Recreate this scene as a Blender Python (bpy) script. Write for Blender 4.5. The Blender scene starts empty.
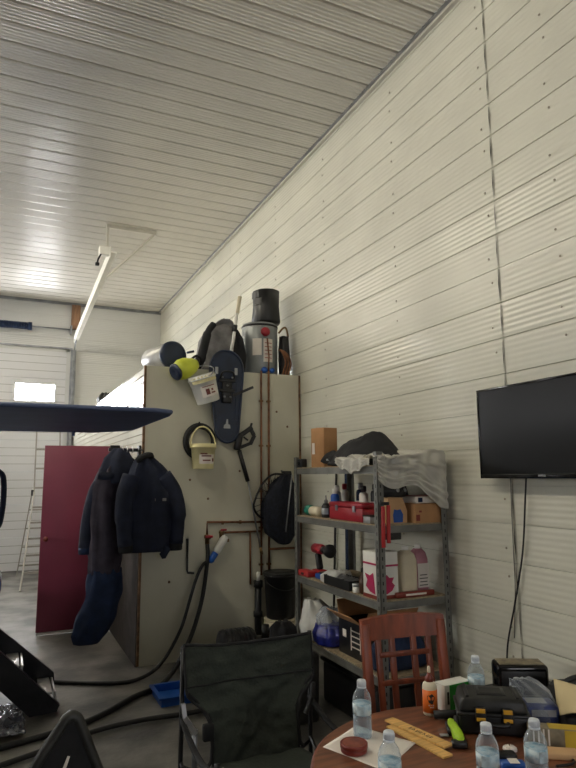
import bpy, bmesh, math, random
from mathutils import Vector, Matrix, noise
random.seed(7)
PI = math.pi
C = bpy.context.scene.collection
scene = bpy.context.scene

# ------------------------------------------------------------------ materials
def lin(c):
    c /= 255.0
    return c / 12.92 if c <= 0.04045 else ((c + 0.055) / 1.055) ** 2.4
def S(r, g, b): return (lin(r), lin(g), lin(b), 1.0)

def mat(name, col, rough=0.5, metal=0.0, var=0.12, scale=6.0, bump=0.0, bscale=40.0, spec=0.5, col2=None, lo=0.35, hi=0.65, stretch=None, coat=0.0):
    m = bpy.data.materials.new(name); m.use_nodes = True
    nt = m.node_tree; b = nt.nodes['Principled BSDF']
    b.inputs['Roughness'].default_value = rough
    b.inputs['Metallic'].default_value = metal
    b.inputs['Specular IOR Level'].default_value = spec
    b.inputs['Coat Weight'].default_value = coat
    tc = nt.nodes.new('ShaderNodeTexCoord')
    src = tc.outputs['Object']
    if stretch:
        mp = nt.nodes.new('ShaderNodeMapping'); mp.inputs['Scale'].default_value = stretch
        nt.links.new(src, mp.inputs['Vector']); src = mp.outputs['Vector']
    n = nt.nodes.new('ShaderNodeTexNoise'); n.inputs['Scale'].default_value = scale; n.inputs['Detail'].default_value = 5
    nt.links.new(src, n.inputs['Vector'])
    r = nt.nodes.new('ShaderNodeValToRGB')
    c = S(*col)
    a = tuple(x * (1 - var) for x in c[:3]) + (1,)
    d = S(*col2) if col2 else tuple(min(1, x * (1 + var)) for x in c[:3]) + (1,)
    r.color_ramp.elements[0].position = lo; r.color_ramp.elements[0].color = a
    r.color_ramp.elements[1].position = hi; r.color_ramp.elements[1].color = d
    nt.links.new(n.outputs['Fac'], r.inputs['Fac']); nt.links.new(r.outputs['Color'], b.inputs['Base Color'])
    if bump:
        n2 = nt.nodes.new('ShaderNodeTexNoise'); n2.inputs['Scale'].default_value = bscale; n2.inputs['Detail'].default_value = 4
        nt.links.new(src, n2.inputs['Vector'])
        bp = nt.nodes.new('ShaderNodeBump'); bp.inputs['Strength'].default_value = bump; bp.inputs['Distance'].default_value = 0.01
        nt.links.new(n2.outputs['Fac'], bp.inputs['Height']); nt.links.new(bp.outputs['Normal'], b.inputs['Normal'])
    return m

def emit(name, col, strength):
    m = bpy.data.materials.new(name); m.use_nodes = True
    b = m.node_tree.nodes['Principled BSDF']
    b.inputs['Base Color'].default_value = S(200, 205, 210)
    b.inputs['Emission Color'].default_value = S(*col); b.inputs['Emission Strength'].default_value = strength
    return m

def clear(name, tint, solid=0.25, rough=0.12, col=(220, 228, 235)):
    """thin clear plastic: see-through, glossy, with a little milky body"""
    m = bpy.data.materials.new(name); m.use_nodes = True
    nt = m.node_tree; out = nt.nodes['Material Output']; b = nt.nodes['Principled BSDF']
    b.inputs['Base Color'].default_value = S(*col); b.inputs['Roughness'].default_value = rough
    b.inputs['Specular IOR Level'].default_value = 0.9
    t = nt.nodes.new('ShaderNodeBsdfTransparent'); t.inputs['Color'].default_value = S(*tint)
    mx = nt.nodes.new('ShaderNodeMixShader')
    fr = nt.nodes.new('ShaderNodeLayerWeight'); fr.inputs['Blend'].default_value = 0.35
    mr = nt.nodes.new('ShaderNodeMapRange'); mr.inputs['To Min'].default_value = solid; mr.inputs['To Max'].default_value = min(1, solid + 0.55)
    nt.links.new(fr.outputs['Facing'], mr.inputs['Value'])
    nt.links.new(mr.outputs['Result'], mx.inputs['Fac'])
    nt.links.new(t.outputs['BSDF'], mx.inputs[1]); nt.links.new(b.outputs['BSDF'], mx.inputs[2])
    nt.links.new(mx.outputs['Shader'], out.inputs['Surface'])
    return m

M = dict(
    wall=mat('white_painted_liner_panel', (211, 209, 195), 0.22, var=0.05, scale=1.5, spec=0.5),
    ceil=mat('white_ceiling_liner_panel', (209, 205, 196), 0.25, var=0.05, scale=1.5, spec=0.6),
    farwall=mat('white_far_wall_panel', (205, 205, 203), 0.4, var=0.04, scale=1.0),
    doorwhite=mat('white_overhead_door', (214, 214, 216), 0.45, var=0.03, scale=1.0),
    screw=mat('screw_head', (158, 150, 134), 0.4, 0.2),
    trim=mat('pale_trim', (200, 196, 184), 0.4, var=0.05),
    plywood=mat('cream_painted_board', (200, 196, 176), 0.6, var=0.08, scale=1.8, bump=0.1, bscale=14, col2=(206, 203, 184)),
    lowshade=mat('shaded_grey_brown_sheet', (60, 54, 51), 0.8, var=0.25, scale=8, bump=0.3, bscale=12),
    oldwall=mat('grey_board_wall', (112, 106, 98), 0.7, var=0.15, scale=1.2),
    rust=mat('rusty_edge', (112, 84, 58), 0.7, var=0.4, scale=25),
    concrete=mat('grey_concrete', (90, 88, 84), 0.5, var=0.45, scale=2.2, bump=0.3, bscale=30, col2=(118, 115, 109), lo=.40, hi=.62),
    wet=mat('wet_dark_plastic', (96, 98, 106), 0.16, 0.35, var=0.6, scale=5, bump=0.3, bscale=6, spec=0.9),
    red=mat('dark_red_paint', (118, 48, 68), 0.42, var=0.10, scale=2.0),  # base colour raised and less saturated to carry veiling glare
    doorsweep=mat('pale_door_edge', (190, 186, 180), 0.5),
    steel=mat('dull_galvanised_steel', (150, 152, 156), 0.42, 0.75, var=0.2, scale=8),
    ladder=mat('weathered_aluminium', (150, 146, 140), 0.55, 0.3, var=0.15),
    chrome=mat('bright_chrome', (225, 225, 228), 0.32, 1.0, var=0.05),
    alu=mat('dull_aluminium', (168, 167, 165), 0.4, 0.6, var=0.15),
    rack=mat('grey_shelving_steel', (108, 108, 104), 0.45, 0.25, var=0.2, scale=9),
    particle=mat('tan_particle_board', (150, 134, 108), 0.75, var=0.25, scale=40),
    black=mat('black_plastic', (20, 20, 22), 0.42, var=0.25, scale=10),
    gloss=mat('glossy_black', (9, 9, 11), 0.10, var=0.1, spec=0.6),
    screen=mat('tv_screen', (8, 9, 10), 0.28, var=0.1, spec=0.3),
    rubber=mat('black_rubber', (17, 17, 18), 0.6, var=0.3, scale=12),
    roofblk=mat('blue_black_glare_panel', (78, 90, 122), 0.62, var=0.12, scale=3),  # dark panel, colour lifted and blued for veiling glare
    blackmetal=mat('black_metal', (24, 24, 27), 0.35, 0.3, var=0.3, scale=12),
    navy=mat('navy_fabric', (26, 32, 50), 0.9, var=0.3, scale=9, bump=0.3, bscale=18),
    navyblue=mat('deep_blue_fabric', (22, 38, 66), 0.9, var=0.25, scale=9, bump=0.3, bscale=18),
    mauve=mat('dark_mauve_grey_fabric', (58, 52, 62), 0.9, var=0.25, scale=9, bump=0.3, bscale=18),
    blackcloth=mat('black_fabric', (20, 20, 23), 0.85, var=0.4, scale=9, bump=0.4, bscale=22),
    greycloth=mat('charcoal_grey_fabric', (122, 120, 120), 0.85, var=0.35, scale=7, bump=0.3, bscale=20),
    chaircloth=mat('dark_green_grey_canvas', (46, 52, 46), 0.9, var=0.2, scale=5, bump=0.3, bscale=90),
    net=mat('dark_navy_netting', (22, 26, 38), 0.9, var=0.4, scale=30, bump=0.6, bscale=70),
    copper=mat('tarnished_copper', (118, 78, 52), 0.45, 0.55, var=0.3, scale=20),
    brass=mat('worn_brass', (130, 104, 70), 0.4, 0.7, var=0.2, scale=20),
    redpl=mat('red_plastic', (146, 26, 40), 0.4, var=0.12),
    brightred=mat('bright_red_plastic', (172, 40, 42), 0.4, var=0.12),
    blue=mat('blue_plastic', (20, 78, 160), 0.4, var=0.15),
    royal=mat('royal_blue_plastic', (32, 38, 118), 0.35, var=0.35, scale=30),
    packblue=mat('dark_blue_pack', (44, 56, 104), 0.4, var=0.3, scale=30),
    utv=mat('blue_bodywork', (24, 84, 150), 0.25, var=0.1, coat=0.5),
    lime=mat('lime_yellow_plastic', (196, 204, 62), 0.45, var=0.12),
    chart=mat('chartreuse_plastic', (166, 206, 44), 0.35, var=0.08),
    green=mat('green_print', (44, 150, 52), 0.4, var=0.08),
    teal=mat('teal_green_plastic', (24, 120, 100), 0.45, var=0.1),
    white=mat('white_plastic', (226, 224, 216), 0.45, var=0.06),
    cream=mat('cream_plastic', (214, 203, 176), 0.45, var=0.10),
    yellowed=mat('yellowed_white_plastic', (222, 212, 160), 0.45, var=0.12),
    paper=mat('white_paper', (226, 218, 208), 0.8, var=0.05, bump=0.1, bscale=20),
    printgrey=mat('grey_print', (92, 88, 84), 0.7),
    dark=mat('dark_print', (44, 36, 30), 0.7),
    orange=mat('orange_label', (226, 110, 24), 0.45, var=0.08),
    brownpl=mat('brown_red_plastic', (106, 40, 24), 0.4, var=0.1),
    tin=mat('red_brown_tin', (124, 46, 36), 0.35, 0.1, var=0.15),
    tinlid=mat('worn_red_lid', (142, 78, 62), 0.4, 0.2, var=0.3, scale=30),
    cardboard=mat('brown_cardboard', (172, 128, 86), 0.8, var=0.12, scale=7),
    cardboard2=mat('light_cardboard', (198, 160, 116), 0.8, var=0.10, scale=7),
    envelope=mat('buff_envelope', (206, 188, 146), 0.75, var=0.06),
    pine=mat('bare_wood', (214, 170, 100), 0.6, var=0.18, scale=7, stretch=(1, 14, 6)),
    beam=mat('orange_brown_wood', (148, 112, 86), 0.7, var=0.2, scale=5, stretch=(6, 6, 1)),
    chairwood=mat('reddish_brown_wood', (122, 54, 26), 0.42, var=0.3, scale=4, stretch=(8, 8, 1), coat=0.0),
    tablewood=mat('brown_table_wood', (112, 68, 46), 0.36, var=0.35, scale=3, stretch=(2, 14, 4), col2=(134, 84, 58), coat=0.15),
    tableedge=mat('red_brown_table_edge', (118, 58, 44), 0.35, var=0.2),
    bottle=clear('clear_bottle_plastic', (246, 249, 251), 0.07, 0.08, (226, 234, 240)),
    water=clear('water', (228, 238, 244), 0.06, 0.06, (206, 220, 230)),
    bluelabel=mat('pale_blue_label', (120, 176, 204), 0.4, var=0.20, scale=40, col2=(214, 226, 228)),
    palelabel=mat('pale_bottle_label', (184, 204, 212), 0.4, var=0.25, scale=45),
    cap=mat('milky_white_cap', (214, 220, 226), 0.4, var=0.04),
    sheet=clear('cloudy_plastic_sheet', (240, 239, 233), 0.34, 0.22, (232, 229, 220)),
    bag=clear('clear_plastic_bag', (244, 246, 248), 0.08, 0.12, (206, 212, 220)),
    milky=mat('milky_white_plastic_bag', (196, 196, 192), 0.35, var=0.12, bump=0.5, bscale=16),
    pink=mat('pinkish_liquid_jug', (186, 128, 140), 0.35, var=0.08),
    magenta=mat('magenta_print', (176, 30, 84), 0.45, var=0.15),
    silver=mat('silver_can', (168, 170, 172), 0.35, 0.6, var=0.15),
    heater=mat('grey_heater_enamel', (132, 136, 136), 0.35, 0.15, var=0.10),
    snow=mat('deep_navy_plastic', (23, 36, 60), 0.38, var=0.25, scale=10),
    gold=mat('yellow_latch', (214, 160, 40), 0.45),
    amber=mat('brown_bottle', (66, 40, 22), 0.3),
    yellowprint=mat('yellow_carton', (196, 164, 50), 0.5, var=0.2),
    olive=mat('olive_print_carton', (128, 118, 96), 0.6, var=0.3, scale=30),
    grimy=mat('grimy_dark_steel', (40, 40, 38), 0.5, 0.3, var=0.5, scale=14),
    lamp=emit('added_lit_tube', (255, 246, 224), 96.0),
    daylight=emit('lit_window_pane', (248, 248, 244), 34.0),
    fill_daylight=emit('fill_window_pane', (246, 246, 250), 4.2),  # weak glow for the added fill windows
    daylight2=emit('bright_window_pane', (246, 247, 250), 85.0),
)

# ------------------------------------------------------------------ mesh builder
def frame_from(d):
    d = Vector(d).normalized()
    a = Vector((0, 0, 1)) if abs(d.z) < 0.95 else Vector((1, 0, 0))
    x = a.cross(d).normalized(); y = d.cross(x)
    return x, y, d

class MB:
    def __init__(s): s.v = []; s.f = []; s.mi = []; s.sm = []
    def add(s, vs, fs, mi=0, smooth=False):
        o = len(s.v); s.v += [Vector(v) for v in vs]
        for f in fs: s.f.append([i + o for i in f]); s.mi.append(mi); s.sm.append(smooth)
        return s
    def from_bm(s, bm, mi=0, smooth=False, mtx=None):
        bm.verts.ensure_lookup_table()
        for i, v in enumerate(bm.verts): v.index = i
        s.add([(mtx @ v.co) if mtx else v.co.copy() for v in bm.verts], [[v.index for v in f.verts] for f in bm.faces], mi, smooth)
        bm.free(); return s
    def box(s, c, d, mi=0, bev=0.0, rot=None, seg=2, taper=None):
        bm = bmesh.new(); bmesh.ops.create_cube(bm, size=1)
        for v in bm.verts:
            k = 1.0
            if taper and v.co.z > 0: k = taper
            v.co = Vector((v.co.x * d[0] * k, v.co.y * d[1] * k, v.co.z * d[2]))
        if bev: bmesh.ops.bevel(bm, geom=bm.edges[:] , offset=min(bev, min(d) * 0.45), segments=seg, profile=0.5, affect='EDGES')
        m = Matrix.Translation(Vector(c))
        if rot is not None: m = m @ (rot if isinstance(rot, Matrix) else Matrix.Rotation(rot, 4, 'Z'))
        return s.from_bm(bm, mi, bev > 0, m)
    def bar(s, p, q, w, h, mi=0, up=None, bev=0.0):
        p = Vector(p); q = Vector(q); d = q - p
        z = d.normalized()
        u = Vector(up) if up else (Vector((0, 0, 1)) if abs(z.z) < 0.95 else Vector((0, 1, 0)))
        x = u.cross(z).normalized(); y = z.cross(x)
        r = Matrix((x, y, z)).transposed().to_4x4()
        return s.box((p + q) / 2, (w, h, d.length), mi, bev, r)
    def tube(s, pts, r, mi=0, n=8, closed=False, smooth=True, cap=True):
        pts = [Vector(p) for p in pts]; N = len(pts); vs = []; fs = []
        rs = r if isinstance(r, (list, tuple)) else [r] * N
        px = None
        for i in range(N):
            a = pts[i - 1] if (i > 0 or closed) else pts[i]; b = pts[(i + 1) % N] if (i < N - 1 or closed) else pts[i]
            d = (b - a)
            d = d.normalized() if d.length > 1e-9 else Vector((0, 0, 1))
            if px is None: x, y, _ = frame_from(d)
            else:
                x = px - d * px.dot(d)
                x = x.normalized() if x.length > 1e-6 else frame_from(d)[0]
                y = d.cross(x)
            px = x
            for k in range(n):
                t = 2 * PI * k / n; vs.append(pts[i] + (x * math.cos(t) + y * math.sin(t)) * rs[i])
        for i in range(N if closed else N - 1):
            j = (i + 1) % N
            for k in range(n):
                l = (k + 1) % n; fs.append([i * n + k, i * n + l, j * n + l, j * n + k])
        if cap and not closed: fs += [list(range(n))[::-1], [(N - 1) * n + k for k in range(n)]]
        return s.add(vs, fs, mi, smooth)
    def lathe(s, prof, loc=(0, 0, 0), axis=(0, 0, 1), n=20, mi=0, smooth=True, fn=None):
        x, y, z = frame_from(axis); loc = Vector(loc); vs = []; fs = []
        if abs(Vector(axis).normalized().z) > 0.999: x, y, z = Vector((1, 0, 0)), Vector((0, 1, 0)), Vector((0, 0, 1))
        for (r, h) in prof:
            for k in range(n):
                t = 2 * PI * k / n; rr = r * (fn(t, h) if fn else 1)
                vs.append(loc + (x * math.cos(t) + y * math.sin(t)) * rr + z * h)
        for i in range(len(prof) - 1):
            for k in range(n):
                l = (k + 1) % n; fs.append([i * n + k, i * n + l, (i + 1) * n + l, (i + 1) * n + k])
        if prof[0][0] > 1e-5: fs.append(list(range(n))[::-1])
        if prof[-1][0] > 1e-5: fs.append([(len(prof) - 1) * n + k for k in range(n)])
        return s.add(vs, fs, mi, smooth)
    def prism(s, outline, a, b, to3, mi=0, smooth=False):
        """outline 2-D list extruded between depths a and b; to3(u, v, d) -> point"""
        n = len(outline)
        vs = [to3(u, v, a) for u, v in outline] + [to3(u, v, b) for u, v in outline]
        fs = [list(range(n))[::-1], list(range(n, 2 * n))] + [[i, (i + 1) % n, n + (i + 1) % n, n + i] for i in range(n)]
        return s.add(vs, fs, mi, smooth)
    def grid(s, fn, nu, nv, thick=0.004, mi=0, smooth=True):
        P = [[Vector(fn(i / nu, j / nv)) for j in range(nv + 1)] for i in range(nu + 1)]
        vs = []; 
        N = [[None] * (nv + 1) for _ in range(nu + 1)]
        for i in range(nu + 1):
            for j in range(nv + 1):
                du = P[min(i + 1, nu)][j] - P[max(i - 1, 0)][j]; dv = P[i][min(j + 1, nv)] - P[i][max(j - 1, 0)]
                n = du.cross(dv); N[i][j] = n.normalized() if n.length > 1e-9 else Vector((0, 0, 1))
        w = nv + 1; tot = (nu + 1) * w
        for i in range(nu + 1):
            for j in range(w): vs.append(P[i][j] + N[i][j] * thick / 2)
        for i in range(nu + 1):
            for j in range(w): vs.append(P[i][j] - N[i][j] * thick / 2)
        fs = []
        for i in range(nu):
            for j in range(nv):
                q = [i * w + j, (i + 1) * w + j, (i + 1) * w + j + 1, i * w + j + 1]
                fs.append(q); fs.append([tot + k for k in q[::-1]])
        for i in range(nu):
            for j in (0, nv):
                a, b = i * w + j, (i + 1) * w + j; q = [a, b, tot + b, tot + a]; fs.append(q[::-1] if j == 0 else q)
        for j in range(nv):
            for i in (0, nu):
                a, b = i * w + j, i * w + j + 1; q = [a, b, tot + b, tot + a]; fs.append(q if i == 0 else q[::-1])
        return s.add(vs, fs, mi, smooth)
    def loft(s, secs, n=26, mi=0, wr=0.0, freq=5, seed=0, sub=4, p=2.4):
        """garment-like body: secs = (cx, cy, z, rx, ry), interpolated, with soft folds"""
        out = []
        for a, b in zip(secs[:-1], secs[1:]):
            for k in range(sub):
                t = k / sub; t = t * t * (3 - 2 * t) * 0.5 + t * 0.5
                out.append([x + (y - x) * t for x, y in zip(a, b)])
        out.append(list(secs[-1]))
        vs = []; fs = []
        for i, (cx, cy, cz, rx, ry) in enumerate(out):
            for k in range(n):
                t = 2 * PI * k / n; c, q = math.cos(t), math.sin(t)
                e = 2 / p
                x = math.copysign(abs(c) ** e, c) * rx; y = math.copysign(abs(q) ** e, q) * ry
                w = wr * (noise.noise(Vector((c * freq * .5 + seed, q * freq * .5, cz * freq))) + 0.5 * math.sin(t * freq + cz * 4 + seed))
                vs.append((cx + x + c * w, cy + y + q * w, cz + 0.4 * w))
        m = len(out)
        for i in range(m - 1):
            for k in range(n):
                l = (k + 1) % n; fs.append([i * n + k, i * n + l, (i + 1) * n + l, (i + 1) * n + k])
        fs += [list(range(n))[::-1], [(m - 1) * n + k for k in range(n)]]
        return s.add(vs, fs, mi, True)
    def build(s, name, mats, parent=None):
        mats = mats if isinstance(mats, (list, tuple)) else [mats]
        me = bpy.data.meshes.new(name)
        inv = XF[parent.name].inverted() if parent else Matrix.Identity(4)
        me.from_pydata([inv @ v for v in s.v], [], s.f)
        for m in mats: me.materials.append(m)
        for p, mi, sm in zip(me.polygons, s.mi, s.sm): p.material_index = mi; p.use_smooth = sm
        me.update()
        bm = bmesh.new(); bm.from_mesh(me); bmesh.ops.recalc_face_normals(bm, faces=bm.faces[:])
        bm.to_mesh(me); bm.free()
        o = bpy.data.objects.new(name, me); C.objects.link(o)
        if parent: o.parent = parent; XF[o.name] = XF[parent.name]
        else: XF[o.name] = Matrix.Identity(4)
        return o

XF = {}
def tag(o, label, cat, group=None, kind=None):
    o['label'] = label; o['category'] = cat
    if group: o['group'] = group
    if kind: o['kind'] = kind
    return o
def thing(name, label, cat, loc, group=None):
    o = bpy.data.objects.new(name, None); C.objects.link(o)
    o.empty_display_size = 0.05; o.location = loc
    XF[o.name] = Matrix.Translation(Vector(loc))
    return tag(o, label, cat, group)
def struct(o):
    o['kind'] = 'structure'; return o
def copy_tree(o, parent=None):
    c = o.copy(); C.objects.link(c)
    if parent: c.parent = parent
    for ch in list(o.children): copy_tree(ch, c)
    return c
def fold(p, k=1.0, s=3.0): return noise.noise(Vector(p) * s) * k
def sm_path(pts, n=6):
    """Catmull-Rom through points"""
    P = [Vector(p) for p in pts]; P = [P[0] * 2 - P[1]] + P + [P[-1] * 2 - P[-2]]; out = []
    for i in range(1, len(P) - 2):
        for k in range(n):
            t = k / n; a, b, c, d = P[i - 1], P[i], P[i + 1], P[i + 2]
            out.append(0.5 * ((2 * b) + (c - a) * t + (2 * a - 5 * b + 4 * c - d) * t * t + (3 * b - a - 3 * c + d) * t ** 3))
    out.append(P[-2]); return out

# ------------------------------------------------------------------ setting
WX = 2.772; YF = 12.26; CZ = 5.04; YB = -2.6; XL = -6.2; BY = 5.676; BX = 1.155; BZ = 2.69
PER = 0.2267

def ribbed(lo, hi, off, per=PER, ribs=6, amp=0.0012, gw=0.007, gd=0.014):
    """profile (t, depth): fine ribs between narrow dark laps"""
    pts = []
    k0 = math.floor((lo - off) / per) - 1; k1 = math.ceil((hi - off) / per) + 1
    for k in range(k0, k1):
        b = off + k * per
        pts += [(b - gw * .5, 0), (b - gw * .4, -gd), (b + gw * .4, -gd), (b + gw * .5, 0)]
        nn = ribs * 14; a = b + gw * .5 + .006; L = per - gw - .012
        for i in range(nn + 1):
            pts.append((a + L * i / nn, amp * 0.5 * (1 - math.cos(2 * PI * ribs * i / nn))))
    pts = [(min(max(t, lo), hi), d) for t, d in pts if lo - per < t < hi + per]
    out = [pts[0]]
    for q in pts[1:]:
        if q[0] > out[-1][0] + 1e-6 or (abs(q[1] - out[-1][1]) > 1e-6 and lo < q[0] < hi): out.append(q)
    return out

def ribbed_sheet(mb, prof, a, b, to3, mi=0):
    n = len(prof)
    vs = [to3(t, a, d) for t, d in prof] + [to3(t, b, d) for t, d in prof]
    mb.add(vs, [[i, i + 1, n + i + 1, n + i] for i in range(n - 1)], mi, False)

# floor
fl = MB(); fl.box(((XL + WX) / 2, (YB + YF) / 2, -0.05), (WX - XL + .4, YF - YB + .4, 0.1)); struct(fl.build('floor', M['concrete']))

# right wall: long horizontal ribbed panels, laps, vertical end seams and screws
w = MB(); prof = ribbed(0, CZ + .02, -0.0038)
ribbed_sheet(w, prof, YB, 2.79, lambda t, s, d: (WX + 0.004 - d, s, t))
ribbed_sheet(w, prof, 2.79, 7.9, lambda t, s, d: (WX - d, s, t))
ribbed_sheet(w, prof, 7.9, YF, lambda t, s, d: (WX + 0.003 - d, s, t))
w.box((WX + .12, (YB + YF) / 2, CZ / 2), (.2, YF - YB + .4, CZ + .1))
for k in range(22):
    z0 = k * PER
    # slightly buckled panel ends along the seams
    for ys, th in ((2.79, .0055), (7.9, .004)):
        j = 0.0015 * math.sin(k * 2.1)
        w.add([(WX - .006, ys + j, z0), (WX - .006, ys + th + j + .002 * math.sin(k * 1.7), z0 + PER * .5), (WX - .006, ys + j, z0 + PER), (WX - .006, ys - .002 + j, z0 + PER * .5)], [[0, 1, 2, 3]], 2)
    for ys in (-1.3, 0.4, 1.55, 2.33, 2.86, 3.9, 5.1, 6.3, 7.5, 8.7, 9.9, 11.1):
        zz = z0 + PER * (0.34 if k % 2 else 0.62)
        w.lathe([(0.0075, 0), (0.007, .004), (0.003, .005)], (WX - .002, ys + .01 * math.sin(k * 3.3 + ys), zz), (-1, 0, 0), 8, 1)
struct(w.build('wall_right', [M['wall'], M['screw'], M['dark']]))

# ceiling: ribbed sheets running across
c = MB()
prof = ribbed(YB, YF, 0.02, per=0.2286, ribs=5, amp=0.0052, gw=0.026, gd=0.030)
ribbed_sheet(c, prof, XL, WX, lambda t, s, d: (s, t, CZ - d))
c.box(((XL + WX) / 2, (YB + YF) / 2, CZ + .15), (WX - XL + .4, YF - YB + .4, 0.2))
for iy in range(66):
    y = YB + 0.02 + iy * 0.2286 + 0.055
    for xs in (-4.9, -3.7, -2.5, -1.3, -0.15, 0.95, 1.75, 2.5):
        c.lathe([(0.009, 0), (0.008, .004), (0.003, .006)], (xs + .02 * math.sin(iy * 1.9), y, CZ - .004), (0, 0, -1), 6, 1)
struct(c.build('ceiling', [M['ceil'], M['screw']]))

# far wall (ribbed) around the overhead door
f = MB(); DX1 = 1.02; DX0 = -4.6; DZ = 4.10
prof = ribbed(0, CZ, 0.0, amp=0.002, gw=.008, gd=.008)
f.box((XL / 2 + DX0 / 2, YF + .12, CZ / 2), (DX0 - XL + .1, .2, CZ + .1))
f.box(((DX1 + WX) / 2, YF + .12, CZ / 2), (WX - DX1 + .1, .2, CZ + .1))
f.box(((DX0 + DX1) / 2, YF + .12, (CZ + DZ) / 2), (DX1 - DX0, .2, CZ - DZ + .1))
ribbed_sheet(f, prof, DX1, WX, lambda t, s, d: (s, YF - d, t))
ribbed_sheet(f, prof, XL, DX0, lambda t, s, d: (s, YF - d, t))
prof2 = ribbed(DZ, CZ, 0.0, amp=0.002, gw=.008, gd=.008)
ribbed_sheet(f, prof2, DX0, DX1, lambda t, s, d: (s, YF - d, t))
struct(f.build('wall_far', M['farwall']))

# overhead door with lit windows
d = MB()
for k in range(7):
    z0 = k * DZ / 7; z1 = (k + 1) * DZ / 7
    d.box(((DX0 + DX1) / 2, YF + .05, (z0 + z1) / 2), (DX1 - DX0, .05, z1 - z0 - .006), 0)
    for q in (0.25, 0.5, 0.75):
        zz = z0 + (z1 - z0) * q
        d.box(((DX0 + DX1) / 2, YF + .026, zz), (DX1 - DX0, .006, .010), 1)
door = struct(d.build('door_1', [M['doorwhite'], M['alu']]))
for i in range(4):
    xc = 0.44 - i * 1.33
    fr = MB(); zc = 3.24
    fr.box((xc, YF + .018, zc + .175), (.76, .03, .04)); fr.box((xc, YF + .018, zc - .175), (.76, .03, .04))
    fr.box((xc - .36, YF + .018, zc), (.04, .03, .31)); fr.box((xc + .36, YF + .018, zc), (.04, .03, .31))
    fo = fr.build('window_frame', M['doorwhite'], door)
    pn = MB(); pn.box((xc, YF + .020, zc), (.68, .012, .31)); pn.build('window_pane', M['daylight2'], fo)
# seal line along the top of the door, jamb trims
t = MB(); t.box(((DX0 + DX1) / 2, YF - .01, DZ + .02), (DX1 - DX0 + .1, .03, .03)); struct(t.build('trim_1', M['steel']))
t = MB(); t.box((DX1 + .07, YF - .02, DZ / 2 + .0), (.10, .05, DZ)); struct(t.build('trim_2', M['steel']))
t = MB(); t.box((WX - .02, (YB + YF) / 2, CZ - .02), (.03, YF - YB, .03)); t.box((WX - .045, (YB + YF) / 2, CZ - .006), (.03, YF - YB, .012), 1); struct(t.build('trim_3', [M['trim'], M['steel']]))
t = MB(); t.box(((XL + WX) / 2, YF - .02, CZ - .03), (WX - XL, .03, .05)); struct(t.build('trim_4', M['steel']))

# left and rear walls close the building; their unseen windows are added for light
lw = MB(); lw.box((XL - .1, (YB + YF) / 2, CZ / 2), (.2, YF - YB + .4, CZ + .2)); struct(lw.build('wall_left', M['oldwall']))
bw = MB(); bw.box(((XL + WX) / 2, YB - .1, CZ / 2), (WX - XL, .2, CZ + .2)); struct(bw.build('wall_rear', M['oldwall']))
UNSEEN_WINDOWS = ((5.0, 2.25, 1.0, .9), (9.6, 2.9, 1.6, 1.1))  # unseen; near one set by the shelf shadow, far one added as fill
fr = MB()
for dz in (-.74, .74): fr.box((1.2, YB + .02, 1.9 + dz), (2.1, .08, .08))
for dx in (-1.01, 0, 1.01): fr.box((1.2 + dx, YB + .02, 1.9), (.08, .08, 1.4))
wo = struct(fr.build('window_3', M['trim']))  # added rear window, fill light for the utility room front
pn = MB(); pn.box((1.2, YB + .012, 1.9), (1.94, .016, 1.4)); pn.build('window_pane', M['fill_daylight'], wo)
for i, (yc, zc, ww, hh) in enumerate(UNSEEN_WINDOWS):
    fr = MB()
    fr.box((XL + .02, yc, zc + hh / 2 + .04), (.08, ww + .16, .08)); fr.box((XL + .02, yc, zc - hh / 2 - .04), (.08, ww + .16, .08))
    for s_ in (-1, 1): fr.box((XL + .02, yc + s_ * (ww / 2 + .04), zc), (.08, .08, hh))
    fr.box((XL + .02, yc, zc), (.05, .03, hh))
    wo = struct(fr.build('window_%d' % (i + 1), M['trim']))
    pn = MB(); pn.box((XL + .012, yc, zc), (.016, ww, hh)); pn.build('window_pane', M['daylight' if i == 0 else 'fill_daylight'], wo)

# added tube lamps, unseen left of the frame, to brighten the upper wall
for k, (xx, yy) in enumerate(((-.75, 2.4), (-.75, 6.0), (-.75, 9.6))):
    t = thing('added_tube_lamp', ('added white hanging tube lamp, out of view below the ceiling, the one nearest the camera', 'added white hanging tube lamp, out of view below the ceiling, the middle one of the row', 'added white hanging tube lamp, out of view below the ceiling, the one nearest the overhead door')[k], 'lamp', (xx, yy, 4.55))
    o = MB(); o.box((xx, yy, 4.60), (.34, 2.5, .05), 0, .01); o.build('housing', M['white'], t)  # housing widened to shade the ceiling from the tube
    o = MB(); o.tube([(xx, yy - 1.2, 4.545), (xx, yy + 1.2, 4.545)], .022, n=10); o.build('tube', M['lamp'], t)
    o = MB(); o.tube([(xx, yy - 1.0, 4.6), (xx, yy - 1.0, CZ - .01)], .006); o.build('hanger_rod', M['steel'], t)
    o = MB(); o.tube([(xx, yy + 1.0, 4.6), (xx, yy + 1.0, CZ - .01)], .006); o.build('hanger_rod', M['steel'], t)

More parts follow.
